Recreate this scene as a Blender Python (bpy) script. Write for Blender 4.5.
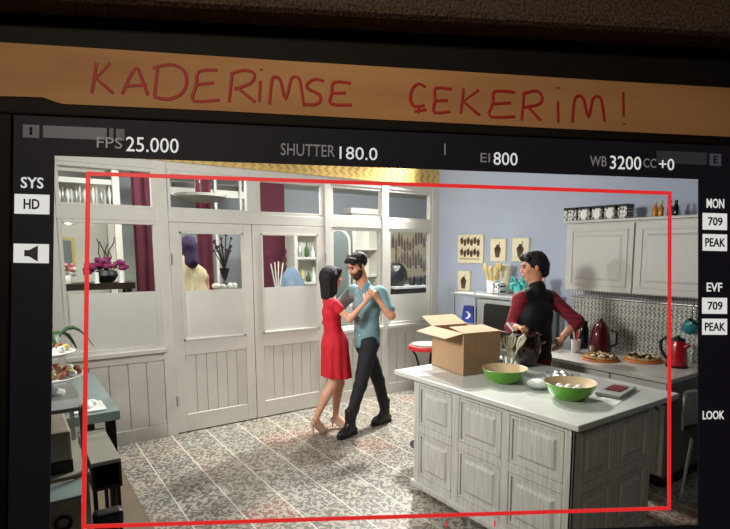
import bpy, bmesh, math, random
import numpy as np
from mathutils import Vector, Matrix
random.seed(7)
SC = bpy.context.scene
COL = SC.collection
for o in list(bpy.data.objects): bpy.data.objects.remove(o, do_unlink=True)

# ------------------------------------------------------------------ camera
def rad(d): return math.radians(d)
yaw, pitch, roll = rad(36.25071), rad(-6.88332), rad(0.0829)
fw = Vector((math.sin(yaw)*math.cos(pitch), math.cos(yaw)*math.cos(pitch), math.sin(pitch)))
r0 = Vector((math.cos(yaw), -math.sin(yaw), 0)); u0 = r0.cross(fw)
rv = r0*math.cos(roll)+u0*math.sin(roll); uv = -r0*math.sin(roll)+u0*math.cos(roll)
cam = bpy.data.objects.new('camera', bpy.data.cameras.new('camera')); COL.objects.link(cam)
m = Matrix.Identity(4)
for i in range(3): m[i][0], m[i][1], m[i][2] = rv[i], uv[i], -fw[i]
m[2][3] = 1.85
cam.matrix_world = m
cam.data.sensor_width = 36; cam.data.lens = 525.805/730*36
cam.data.shift_x = -27.255/730; cam.data.shift_y = 50.07/730
cam.data.clip_start = 0.05
SC.camera = cam

# ------------------------------------------------------------------ world, lights, exposure
w = bpy.data.worlds.new('world'); SC.world = w; w.use_nodes = True
bg = w.node_tree.nodes['Background']; bg.inputs[0].default_value = (0.75, 0.85, 1, 1); bg.inputs[1].default_value = 0.018
SC.view_settings.view_transform = 'Standard'; SC.view_settings.look = 'None'
SC.view_settings.exposure = -0.17; SC.view_settings.gamma = 1; SC.view_settings.use_curve_mapping = False
def area(name, loc, target, size, power, col=(1, 1, 1), spread=180, sy=None):
    l = bpy.data.lights.new(name, 'AREA'); l.energy = power; l.color = col; l.size = size; l.spread = rad(spread)
    if sy: l.shape = 'RECTANGLE'; l.size_y = sy
    o = bpy.data.objects.new(name, l); COL.objects.link(o); o.location = loc
    o.rotation_euler = (Vector(target)-Vector(loc)).to_track_quat('-Z', 'Y').to_euler()
    return o
def spot(name, loc, target, power, size, angle=60, col=(1, 1, 1), blend=.4):
    l = bpy.data.lights.new(name, 'SPOT'); l.energy = power; l.color = col; l.shadow_soft_size = size
    l.spot_size = rad(angle); l.spot_blend = blend
    o = bpy.data.objects.new(name, l); COL.objects.link(o); o.location = loc
    o.rotation_euler = (Vector(target)-Vector(loc)).to_track_quat('-Z', 'Y').to_euler()
    return o
area('studio_key_light', (-0.9, 3.1, 2.75), (3.4, 4.1, 1.75), .6, 72, (1, .98, .94), spread=120)
spot('studio_side_light', (-0.1, 4.75, 2.25), (3.6, 3.0, 1.5), 115, .10, 70, (1, .98, .95))
spot('studio_back_light_right', (4.45, 5.25, 3.5), (2.3, 4.0, 0.0), 1050, .11, 74, (1, .98, .94))
spot('studio_back_light_left', (3.3, 5.36, 3.7), (2.6, 3.6, 0.0), 430, .11, 76, (1, .98, .95))
area('partition_top_fill', (1.9, 2.6, 4.8), (2.2, 5.0, 1.6), 2.4, 22, (.96, .98, 1), spread=120)  # soft fill added overhead to brighten the partition
area('back_room_fill_left', (0.4, 5.72, 2.86), (0.6, 7.2, 1.4), .9, 50, (1, .98, .94), sy=.25)  # added fill just behind the partition, brightens the left of the back room
area('back_room_fill_middle', (2.5, 5.72, 2.86), (2.6, 7.6, 1.4), 1.1, 56, (1, .98, .94), sy=.25)  # added fill, brightens the middle of the back room
area('back_room_fill_right', (4.7, 5.72, 2.86), (5.2, 8.0, 1.5), 1.1, 80, (1, .99, .97), sy=.25)  # added fill, brightens the right end of the back room
area('frosted_pane_fill', (1.6, 7.0, 2.85), (1.5, 5.5, 1.2), .9, 46, (1, .98, .95), sy=.4)  # added to light the frosted panes from behind
area('frosted_pane_fill_right', (4.2, 7.0, 2.85), (4.2, 5.5, 1.2), .7, 24, (1, .98, .95), sy=.4)  # added likewise, shines through the frosted pane at the right
area('tape_fill_light', (-1.5, -0.3, 3.0), (0.45, 0.7, 2.15), .25, 3.3, (1, .84, .66), spread=58)  # warm fill added for the tape and bezel, not a desk lamp

# ------------------------------------------------------------------ materials
def lin(c):
    return tuple(((v/255)/12.92 if v/255 <= .04045 else ((v/255+.055)/1.055)**2.4) for v in c)+(1,)
MATS = {}
def mat(name, c, rough=.6, metal=0, var=.08, scale=12, bump=0, stretch=None, spec=.5, c2=None, coat=0, emit=None):
    if name in MATS: return MATS[name]
    M = bpy.data.materials.new(name); M.use_nodes = True; n = M.node_tree.nodes; L = M.node_tree.links
    b = n['Principled BSDF']; b.inputs['Roughness'].default_value = rough; b.inputs['Metallic'].default_value = metal
    b.inputs['Specular IOR Level'].default_value = spec; b.inputs['Coat Weight'].default_value = coat
    tc = n.new('ShaderNodeTexCoord'); mp = n.new('ShaderNodeMapping'); L.new(tc.outputs['Object'], mp.inputs[0])
    if stretch: mp.inputs['Scale'].default_value = stretch
    no = n.new('ShaderNodeTexNoise'); no.inputs['Scale'].default_value = scale; no.inputs['Detail'].default_value = 4
    L.new(mp.outputs[0], no.inputs['Vector'])
    mx = n.new('ShaderNodeMix'); mx.data_type = 'RGBA'
    A = lin(c); B = lin(c2) if c2 else tuple(max(0, v*(1-var*2.2)) for v in A[:3])+(1,)
    mx.inputs[6].default_value = A; mx.inputs[7].default_value = B
    mr = n.new('ShaderNodeMapRange'); mr.inputs[1].default_value = .35; mr.inputs[2].default_value = .7
    L.new(no.outputs[0], mr.inputs[0]); L.new(mr.outputs[0], mx.inputs[0]); L.new(mx.outputs[2], b.inputs['Base Color'])
    if bump:
        bp = n.new('ShaderNodeBump'); bp.inputs['Strength'].default_value = bump; bp.inputs['Distance'].default_value = .01
        L.new(no.outputs[0], bp.inputs['Height']); L.new(bp.outputs[0], b.inputs['Normal'])
    if emit:
        b.inputs['Emission Color'].default_value = lin(emit[:3]); b.inputs['Emission Strength'].default_value = emit[3]
    MATS[name] = M
    return M
def glassmat(name, tint=(1, 1, 1), gl=.12, diff=0, dcol=(235, 235, 230), rough=.02):
    M = bpy.data.materials.new(name); M.use_nodes = True; n = M.node_tree.nodes; L = M.node_tree.links
    n.remove(n['Principled BSDF']); out = n['Material Output']
    t = n.new('ShaderNodeBsdfTransparent'); t.inputs[0].default_value = tint+(1,)
    g = n.new('ShaderNodeBsdfGlossy'); g.inputs['Roughness'].default_value = rough
    fr = n.new('ShaderNodeFresnel'); fr.inputs[0].default_value = 1.45
    mu = n.new('ShaderNodeMath'); mu.operation = 'MULTIPLY'; mu.inputs[1].default_value = gl/.04*.5; mu.use_clamp = True
    L.new(fr.outputs[0], mu.inputs[0])
    m1 = n.new('ShaderNodeMixShader'); L.new(mu.outputs[0], m1.inputs[0]); L.new(t.outputs[0], m1.inputs[1]); L.new(g.outputs[0], m1.inputs[2])
    last = m1
    if diff:
        d = n.new('ShaderNodeBsdfDiffuse'); d.inputs[0].default_value = lin(dcol)
        tr = n.new('ShaderNodeBsdfTranslucent'); tr.inputs[0].default_value = lin(dcol)
        md = n.new('ShaderNodeMixShader'); md.inputs[0].default_value = .45; L.new(d.outputs[0], md.inputs[1]); L.new(tr.outputs[0], md.inputs[2])
        m2 = n.new('ShaderNodeMixShader'); m2.inputs[0].default_value = diff
        L.new(m1.outputs[0], m2.inputs[1]); L.new(md.outputs[0], m2.inputs[2]); last = m2
    L.new(last.outputs[0], out.inputs[0])
    return M
class N:  # tiny node maths helper
    def __init__(s, M): s.n = M.node_tree.nodes; s.L = M.node_tree.links
    def m(s, op, a, b=None, c=None):
        k = s.n.new('ShaderNodeMath'); k.operation = op
        for i, v in enumerate((a, b, c)):
            if v is None: continue
            if isinstance(v, (int, float)): k.inputs[i].default_value = v
            else: s.L.new(v, k.inputs[i])
        return k.outputs[0]
    def mix(s, f, a, b):
        k = s.n.new('ShaderNodeMix'); k.data_type = 'RGBA'
        if isinstance(f, (int, float)): k.inputs[0].default_value = f
        else: s.L.new(f, k.inputs[0])
        for i, v in ((6, a), (7, b)):
            if isinstance(v, tuple): k.inputs[i].default_value = v
            else: s.L.new(v, k.inputs[i])
        return k.outputs[2]
def scroll(h, u, v, f, ph):
    """a scroll-like ornament from warped sines; u, v in tile units"""
    su = h.m('ADD', h.m('MULTIPLY', u, f*6.2832), h.m('MULTIPLY', h.m('SINE', h.m('ADD', h.m('MULTIPLY', v, f*6.2832), ph)), 1.7))
    sv = h.m('ADD', h.m('MULTIPLY', v, f*6.2832), h.m('MULTIPLY', h.m('SINE', h.m('ADD', h.m('MULTIPLY', u, f*6.2832*2), ph)), 1.5))
    return h.m('MULTIPLY', h.m('SINE', su), h.m('SINE', sv))
def floor_mat():
    M = bpy.data.materials.new('patterned_cement_tiles'); M.use_nodes = True; h = N(M); n = h.n
    b = n['Principled BSDF']; b.inputs['Roughness'].default_value = .42
    tc = n.new('ShaderNodeTexCoord'); sp = n.new('ShaderNodeSeparateXYZ'); h.L.new(tc.outputs['Object'], sp.inputs[0])
    T = .3325
    X = h.m('DIVIDE', h.m('SUBTRACT', sp.outputs[0], .567), T); Y = h.m('DIVIDE', h.m('SUBTRACT', sp.outputs[1], .2), T)
    ix = h.m('FLOOR', X); iy = h.m('FLOOR', Y); u = h.m('FRACT', X); v = h.m('FRACT', Y)
    nd = n.new('ShaderNodeTexNoise'); nd.inputs['Scale'].default_value = 13; h.L.new(tc.outputs['Object'], nd.inputs['Vector']); ns = n.new('ShaderNodeSeparateColor'); h.L.new(nd.outputs['Color'], ns.inputs[0])
    uu = h.m('ADD', u, h.m('MULTIPLY', ns.outputs[0], .16)); vv = h.m('ADD', v, h.m('MULTIPLY', ns.outputs[1], .16))
    cb = n.new('ShaderNodeCombineXYZ'); h.L.new(ix, cb.inputs[0]); h.L.new(iy, cb.inputs[1])
    wn = n.new('ShaderNodeTexWhiteNoise'); wn.noise_dimensions = '2D'; h.L.new(cb.outputs[0], wn.inputs['Vector'])
    rnd = wn.outputs[0]
    a = scroll(h, uu, vv, 2.0, h.m('MULTIPLY', rnd, 6.28)); a2 = scroll(h, vv, uu, 1.0, h.m('MULTIPLY', rnd, 14))
    pat = h.m('SINE', h.m('MULTIPLY', h.m('ADD', a, h.m('MULTIPLY', a2, .8)), 3.3))
    mr = n.new('ShaderNodeMapRange'); mr.inputs[1].default_value = -.35; mr.inputs[2].default_value = .45; h.L.new(pat, mr.inputs[0])
    ra = n.new('ShaderNodeValToRGB'); ra.color_ramp.interpolation = 'CONSTANT'; h.L.new(rnd, ra.inputs[0])
    cols = [(98, 95, 86), (108, 101, 90), (112, 98, 88), (94, 96, 93), (104, 100, 85), (98, 94, 86), (128, 88, 76), (98, 100, 93), (90, 88, 82), (108, 99, 90)]
    e = ra.color_ramp.elements
    e[0].color = lin(cols[0]); e[1].position = .1; e[1].color = lin(cols[1])
    for i in range(2, 10): k = e.new(i/10); k.color = lin(cols[i])
    for i, k in enumerate(e):
        if i == 6: k.position = .635
        if i == 7: k.position = .68
    light = h.mix(.22, lin((182, 176, 160)), ra.outputs[0])
    c = h.mix(mr.outputs[0], ra.outputs[0], light)
    du = h.m('MINIMUM', u, h.m('SUBTRACT', 1, u)); dv = h.m('MINIMUM', v, h.m('SUBTRACT', 1, v))
    c = h.mix(h.m('MULTIPLY', h.m('LESS_THAN', dv, .010), .35), c, lin((190, 184, 170)))
    c = h.mix(h.m('LESS_THAN', du, .016), c, lin((206, 200, 186)))
    no = n.new('ShaderNodeTexNoise'); no.inputs['Scale'].default_value = 3; h.L.new(tc.outputs['Object'], no.inputs['Vector'])
    c = h.mix(h.m('MULTIPLY', no.outputs[0], .25), c, lin((120, 110, 95)))
    h.L.new(c, b.inputs['Base Color'])
    return M
def ornament_mat(name, f, dark, light, lo=-.1, hi=.2, T=.2, axis=(1, 2)):
    M = bpy.data.materials.new(name); M.use_nodes = True; h = N(M); n = h.n
    b = n['Principled BSDF']; b.inputs['Roughness'].default_value = .3
    tc = n.new('ShaderNodeTexCoord'); sp = n.new('ShaderNodeSeparateXYZ'); h.L.new(tc.outputs['Object'], sp.inputs[0])
    u = h.m('FRACT', h.m('DIVIDE', sp.outputs[axis[0]], T)); v = h.m('FRACT', h.m('DIVIDE', sp.outputs[axis[1]], T))
    a = scroll(h, u, v, f, 1.0); a2 = scroll(h, v, u, f/2, 2.5)
    mr = n.new('ShaderNodeMapRange'); mr.inputs[1].default_value = lo; mr.inputs[2].default_value = hi
    h.L.new(h.m('ADD', a, h.m('MULTIPLY', a2, .5)), mr.inputs[0])
    no = n.new('ShaderNodeTexNoise'); no.inputs['Scale'].default_value = 9; h.L.new(tc.outputs['Object'], no.inputs['Vector'])
    c = h.mix(mr.outputs[0], lin(dark), lin(light))
    c = h.mix(h.m('MULTIPLY', no.outputs[0], .35), c, lin(tuple((x+y)//2 for x, y in zip(dark, light))))
    h.L.new(c, b.inputs['Base Color'])
    return M
def plaid_mat():
    M = bpy.data.materials.new('maroon_plaid_cloth'); M.use_nodes = True; h = N(M); n = h.n
    b = n['Principled BSDF']; b.inputs['Roughness'].default_value = .85
    tc = n.new('ShaderNodeTexCoord'); sp = n.new('ShaderNodeSeparateXYZ'); h.L.new(tc.outputs['Object'], sp.inputs[0])
    a = h.m('LESS_THAN', h.m('FRACT', h.m('MULTIPLY', sp.outputs[2], 22)), .3)
    c = h.m('LESS_THAN', h.m('FRACT', h.m('MULTIPLY', h.m('ADD', sp.outputs[0], sp.outputs[1]), 22)), .3)
    h.L.new(h.mix(h.m('MULTIPLY', h.m('ADD', a, c), .4), lin((128, 20, 38)), lin((62, 11, 24))), b.inputs['Base Color'])
    return M
PAINT = mat('white_painted_wood', (214, 211, 200), .5, var=.03, scale=6)
GREYP = mat('grey_painted_wood', (196, 194, 186), .45, var=.03, scale=5)
CABP = mat('pale_grey_cabinet_paint', (192, 190, 184), .4, var=.03, scale=4)
DISTR = mat('distressed_white_paint', (206, 205, 198), .6, var=.3, scale=14, stretch=(5, 5, .25), bump=.25, c2=(176, 173, 164))
TOPW = mat('white_stone_worktop', (214, 214, 206), .22, var=.03, scale=20)
COUNT = mat('grey_stone_worktop', (190, 186, 176), .3, var=.05, scale=20)
BLUE = mat('blue_grey_wall_paint', (174, 183, 200), .8, var=.03, scale=2)
CREAM = mat('cream_wall_paint', (205, 203, 190), .8, var=.03, scale=2)
BGREY = mat('grey_wall_paint', (168, 172, 178), .8, var=.03, scale=2)
CEIL = mat('white_ceiling_paint', (226, 226, 220), .9, var=.02)
BURG = mat('burgundy_cloth', (84, 22, 42), .85, var=.12, scale=20, stretch=(6, 6, .5))
YEL = ornament_mat('yellow_patterned_tile', 2, (176, 136, 70), (226, 196, 122), -.7, .2, .2, (0, 2))
SPLASH = ornament_mat('black_white_ornament_tile', 3.0, (70, 72, 70), (216, 216, 206), -.45, .15, .12, (1, 2))
SPLASHB = ornament_mat('blue_white_border_tile', 2.0, (84, 92, 120), (222, 224, 222), -.3, .2, .06, (1, 2))
ZEBRA = ornament_mat('black_white_print', 2.5, (22, 22, 24), (232, 230, 224), -.1, .1, .12, (1, 2))
GLASS = glassmat('clear_glass', (.96, .98, .98), .05)
FROST = glassmat('frosted_glass_film', (.95, .97, .95), .04, .82, (240, 240, 234), .3)
BOWLG = glassmat('glass_bowl', (.95, .97, .96), .05, .06, (220, 226, 222), .04)
FLOOR = floor_mat()
PLAINF = mat('plain_brown_floor', (118, 104, 84), .6, var=.1, scale=3)
STEEL = mat('brushed_steel', (180, 184, 184), .32, .7, var=.06, scale=10, stretch=(8, 8, .4))
CHROME = mat('chrome_metal', (214, 214, 214), .12, 1, var=.02)
BLACKM = mat('black_metal', (20, 19, 20), .4, .3, var=.1)
BLACKP = mat('black_plastic', (17, 14, 14), .45, var=.1, scale=40)
BEZEL = mat('black_bezel_plastic', (22, 18, 15), .7, spec=.2, var=.1, scale=60)
PANELB = mat('dark_display_border', (15, 14, 19), .6, spec=.2, var=.02, emit=(14, 13, 18, .8))
DARKG = mat('dark_glass', (16, 20, 22), .12, var=.1)
CARD = mat('corrugated_cardboard', (176, 142, 108), .85, var=.05, scale=30, stretch=(1, 1, .3))
CARDI = mat('cardboard_inside', (190, 158, 122), .85, var=.05, scale=30)
GREEN = mat('green_glaze', (96, 168, 34), .22, var=.04, coat=.4)
BEIGE = mat('beige_glaze', (214, 190, 150), .35, var=.04)
EGGM = mat('white_egg', (238, 236, 226), .5, var=.02)
FLOUR = mat('white_flour', (236, 234, 226), .95, var=.04, scale=40, bump=.5)
BROWNP = mat('dark_brown_enamel', (46, 22, 19), .2, var=.15, coat=.3)
MAROON = mat('maroon_enamel', (96, 16, 34), .25, var=.05, coat=.4)
RED = mat('red_enamel', (172, 16, 30), .25, var=.05, coat=.4)
REDF = mat('red_plastic', (206, 40, 46), .45, var=.05)
ORANGE = mat('orange_board', (206, 112, 52), .5, var=.05)
DOUGH = mat('baked_pastry', (200, 160, 100), .8, var=.35, scale=40, c2=(92, 56, 28))
WHITEC = mat('white_ceramic', (232, 232, 226), .3, var=.02)
WOODY = mat('yellow_wood', (222, 194, 120), .6, var=.1)
TEAL = mat('teal_plastic', (70, 186, 176), .4, var=.08)
PINK = mat('pink_plastic', (226, 150, 150), .5, var=.05)
BLUEB = mat('blue_carton', (36, 62, 150), .4, var=.03)
PAPER = mat('white_paper', (236, 234, 226), .8, var=.03)
CREAMP = mat('cream_paper', (232, 222, 188), .8, var=.03)
INK = mat('brown_ink', (104, 78, 60), .8, var=.2, scale=30)
TEALT = mat('teal_grey_laminate', (112, 127, 121), .4, var=.04)
CASEM = mat('pale_grey_case', (148, 146, 130), .5, var=.05)
DARKW = mat('dark_wood', (44, 30, 24), .4, var=.2, scale=8, stretch=(1, 6, 1))
LEAF = mat('green_leaf', (52, 92, 44), .45, var=.15, scale=20)
MAG = mat('magenta_petals', (128, 20, 84), .6, var=.2, scale=40)
WHP = mat('white_petals', (240, 238, 236), .6, var=.1, scale=40)
PINKP = mat('pink_petals', (206, 120, 120), .6, var=.2, scale=40)
TWIG = mat('dark_twig', (52, 40, 34), .8, var=.2)
GOLD = mat('yellow_gilt', (206, 190, 110), .4, var=.1)
MIRR = mat('pale_mirror', (150, 160, 158), .2, .4, var=.05)
TAPE = mat('brown_paper_tape', (192, 144, 92), .75, var=.10, scale=3, stretch=(1, 6, 1), c2=(176, 126, 78))
REDINK = mat('red_marker', (176, 34, 22), .6, var=.1, scale=60)
HOODM = mat('brown_hood_fabric', (98, 78, 62), .95, var=.3, scale=220, bump=.6, c2=(40, 30, 24))
HUDW = mat('display_white', (10, 10, 10), .5, emit=(226, 224, 220, 1))
HUDG = mat('display_grey', (10, 10, 10), .5, emit=(112, 108, 106, 1))
HUDD = mat('display_dim', (10, 10, 10), .5, emit=(60, 58, 64, 1))
HUDD2 = mat('display_faint', (8, 8, 10), .5, emit=(42, 40, 44, 1))
HUDK = mat('display_dark', (8, 8, 10), .5, emit=(20, 18, 20, .5))
HUDR = mat('display_red', (10, 2, 2), .5, emit=(228, 44, 44, 1))
SKINF = mat('fair_skin', (224, 168, 138), .5, var=.04)
SKINM = mat('tan_skin', (204, 146, 112), .5, var=.05)
HAIRB = mat('black_hair', (24, 18, 17), .62, var=.4, scale=110, stretch=(3, 3, .25), bump=.5, spec=.3)
HAIRD = mat('dark_brown_hair', (36, 26, 22), .65, var=.4, scale=90, bump=.6, spec=.3)
BEARD = mat('dark_beard', (62, 42, 34), .7, var=.3, scale=80)
DRESS = mat('red_dress_cloth', (206, 18, 40), .75, var=.12, scale=9, stretch=(3, 3, .6))
SHIRT = mat('teal_blue_shirt_cloth', (118, 154, 160), .85, var=.12, scale=11, bump=.35)
DENIM = mat('black_trouser_cloth', (26, 28, 36), .8, var=.15, scale=16)
BOOT = mat('black_leather', (20, 18, 18), .4, var=.1)
SHOE = mat('nude_shoe_leather', (206, 172, 150), .35, var=.04)
VEST = mat('black_vest_cloth', (11, 11, 13), .7, var=.2, scale=12, bump=.3, spec=.3)
PLAID = plaid_mat()
SHAWL = mat('cream_shawl_cloth', (236, 220, 180), .9, var=.1, scale=10, stretch=(5, 5, .6))
PURP = mat('purple_scarf_cloth', (58, 32, 84), .7, var=.25, scale=12)
EYE = mat('dark_eye', (24, 16, 14), .2, var=.02)
LIP = mat('rose_lip', (170, 82, 76), .5, var=.02)
BLUEC = mat('blue_grey_cloth', (120, 140, 164), .9, var=.1)

# ------------------------------------------------------------------ object helpers
OFF = {}
def thing(name, label, cat, loc=(0, 0, 0), group=None):
    o = bpy.data.objects.new(name, None); COL.objects.link(o); o.location = loc
    o.empty_display_size = .1
    o['label'] = label; o['category'] = cat
    if group: o['group'] = group
    OFF[o.name] = Vector(loc)
    return o
def tag(o, label, cat, group=None):
    o['label'] = label; o['category'] = cat
    if group: o['group'] = group
    return o
def link(me, name, m_, parent=None, loc=None, kind=None):
    off = OFF[parent.name] if parent else Vector(loc or (0, 0, 0))
    me.transform(Matrix.Translation(-off))
    o = bpy.data.objects.new(name, me); COL.objects.link(o)
    if parent: o.parent = parent
    else: o.location = off
    OFF[o.name] = off
    if m_ and not me.materials: me.materials.append(m_)
    if kind: o['kind'] = kind
    return o
class MB:
    def __init__(s): s.b = bmesh.new()
    def _tf(s, vs, M):
        if M is not None: bmesh.ops.transform(s.b, matrix=M, verts=vs)
    def box(s, x0, x1, y0, y1, z0, z1, M=None):
        vs = [s.b.verts.new(p) for p in ((x0, y0, z0), (x1, y0, z0), (x1, y1, z0), (x0, y1, z0), (x0, y0, z1), (x1, y0, z1), (x1, y1, z1), (x0, y1, z1))]
        for f in ((3, 2, 1, 0), (4, 5, 6, 7), (0, 1, 5, 4), (1, 2, 6, 5), (2, 3, 7, 6), (3, 0, 4, 7)): s.b.faces.new([vs[i] for i in f])
        s._tf(vs, M); return s
    def frustum_box(s, c, a, bb, h, M=None):
        """raised panel: base rectangle a=(w,d), top rectangle bb, height h, along +Z from centre c"""
        vs = []
        for (w_, d_), z in ((a, 0), (bb, h)):
            for sx, sy in ((-1, -1), (1, -1), (1, 1), (-1, 1)): vs.append(s.b.verts.new((c[0]+sx*w_/2, c[1]+sy*d_/2, c[2]+z)))
        for f in ((3, 2, 1, 0), (4, 5, 6, 7), (0, 1, 5, 4), (1, 2, 6, 5), (2, 3, 7, 6), (3, 0, 4, 7)): s.b.faces.new([vs[i] for i in f])
        s._tf(vs, M); return s
    def tube(s, pts, r, seg=10, caps=True):
        pts = [Vector(p) for p in pts]; rs = r if isinstance(r, (list, tuple)) else [r]*len(pts)
        rings = []; n0 = None
        for i, p in enumerate(pts):
            t = ((pts[min(i+1, len(pts)-1)]-pts[max(i-1, 0)])).normalized()
            if n0 is None:
                n0 = t.orthogonal().normalized()
            n0 = (n0-t*n0.dot(t)).normalized(); b2 = t.cross(n0)
            rings.append([s.b.verts.new(p+(n0*math.cos(a)+b2*math.sin(a))*rs[i]) for a in [k*2*math.pi/seg for k in range(seg)]])
        for A, B in zip(rings, rings[1:]):
            for k in range(seg): s.b.faces.new((A[k], A[(k+1) % seg], B[(k+1) % seg], B[k]))
        if caps: s.b.faces.new(rings[0][::-1]); s.b.faces.new(rings[-1])
        return s
    def lathe(s, prof, c=(0, 0, 0), seg=28, M=None, sx=1, sy=1, caps=True):
        rings = []; vs = []
        for r, z in prof:
            if r < 1e-5: ring = [s.b.verts.new((c[0], c[1], c[2]+z))]
            else: ring = [s.b.verts.new((c[0]+r*sx*math.cos(k*2*math.pi/seg), c[1]+r*sy*math.sin(k*2*math.pi/seg), c[2]+z)) for k in range(seg)]
            rings.append(ring); vs += ring
        for A, B in zip(rings, rings[1:]):
            for k in range(seg):
                a = [A[k % len(A)], A[(k+1) % len(A)], B[(k+1) % len(B)], B[k % len(B)]]
                q = []
                for v in a:
                    if v not in q: q.append(v)
                if len(q) > 2: s.b.faces.new(q)
        for ring, rev in ((rings[0], True), (rings[-1], False)):
            if caps and len(ring) > 2: s.b.faces.new(ring[::-1] if rev else ring)
        s._tf(vs, M); return s
    def ball(s, c, r, seg=12, M=None):
        r = r if isinstance(r, (list, tuple)) else (r, r, r)
        k = seg//2
        prof = [(math.sin(math.pi*i/k), -math.cos(math.pi*i/k)) for i in range(k+1)]
        prof[0] = (0, -1); prof[-1] = (0, 1)
        Mx = Matrix.Translation(c) @ Matrix.Diagonal((*r, 1))
        return s.lathe(prof, seg=seg, M=(M @ Mx) if M is not None else Mx)
    def prism(s, poly, d, M=None):
        """polygon in XY thickened along +Z by d"""
        A = [s.b.verts.new((x, y, 0)) for x, y in poly]; B = [s.b.verts.new((x, y, d)) for x, y in poly]
        s.b.faces.new(A[::-1]); s.b.faces.new(B); n = len(poly)
        for i in range(n): s.b.faces.new((A[i], A[(i+1) % n], B[(i+1) % n], B[i]))
        s._tf(A+B, M); return s
    def slab(s, quad, t):
        """quad of 3-D points thickened by t along its normal"""
        q = [Vector(p) for p in quad]; n = (q[1]-q[0]).cross(q[-1]-q[0]).normalized()*t
        A = [s.b.verts.new(p) for p in q]; B = [s.b.verts.new(p+n) for p in q]; k = len(q)
        s.b.faces.new(A[::-1]); s.b.faces.new(B)
        for i in range(k): s.b.faces.new((A[i], A[(i+1) % k], B[(i+1) % k], B[i]))
        return s
    def build(s, name, m_, parent=None, loc=None, smooth=False, bevel=0, kind=None, bseg=2):
        bmesh.ops.recalc_face_normals(s.b, faces=s.b.faces[:])
        me = bpy.data.meshes.new(name); s.b.to_mesh(me); s.b.free()
        if smooth:
            for p in me.polygons: p.use_smooth = True
        o = link(me, name, m_, parent, loc, kind)
        if smooth:
            try: me.set_sharp_from_angle(angle=rad(42))
            except Exception: pass
        if bevel:
            bv = o.modifiers.new('bevel', 'BEVEL'); bv.width = bevel; bv.segments = bseg; bv.limit_method = 'ANGLE'
        return o
def copy_tree(o, parent=None):
    c = o.copy(); COL.objects.link(c)
    if parent: c.parent = parent
    OFF[c.name] = OFF.get(o.name, Vector())
    for ch in list(o.children): copy_tree(ch, c)
    return c
def box(name, m_, b, parent=None, bevel=0, loc=None, kind=None):
    return MB().box(*b).build(name, m_, parent, loc, bevel=bevel, kind=kind)

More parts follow.
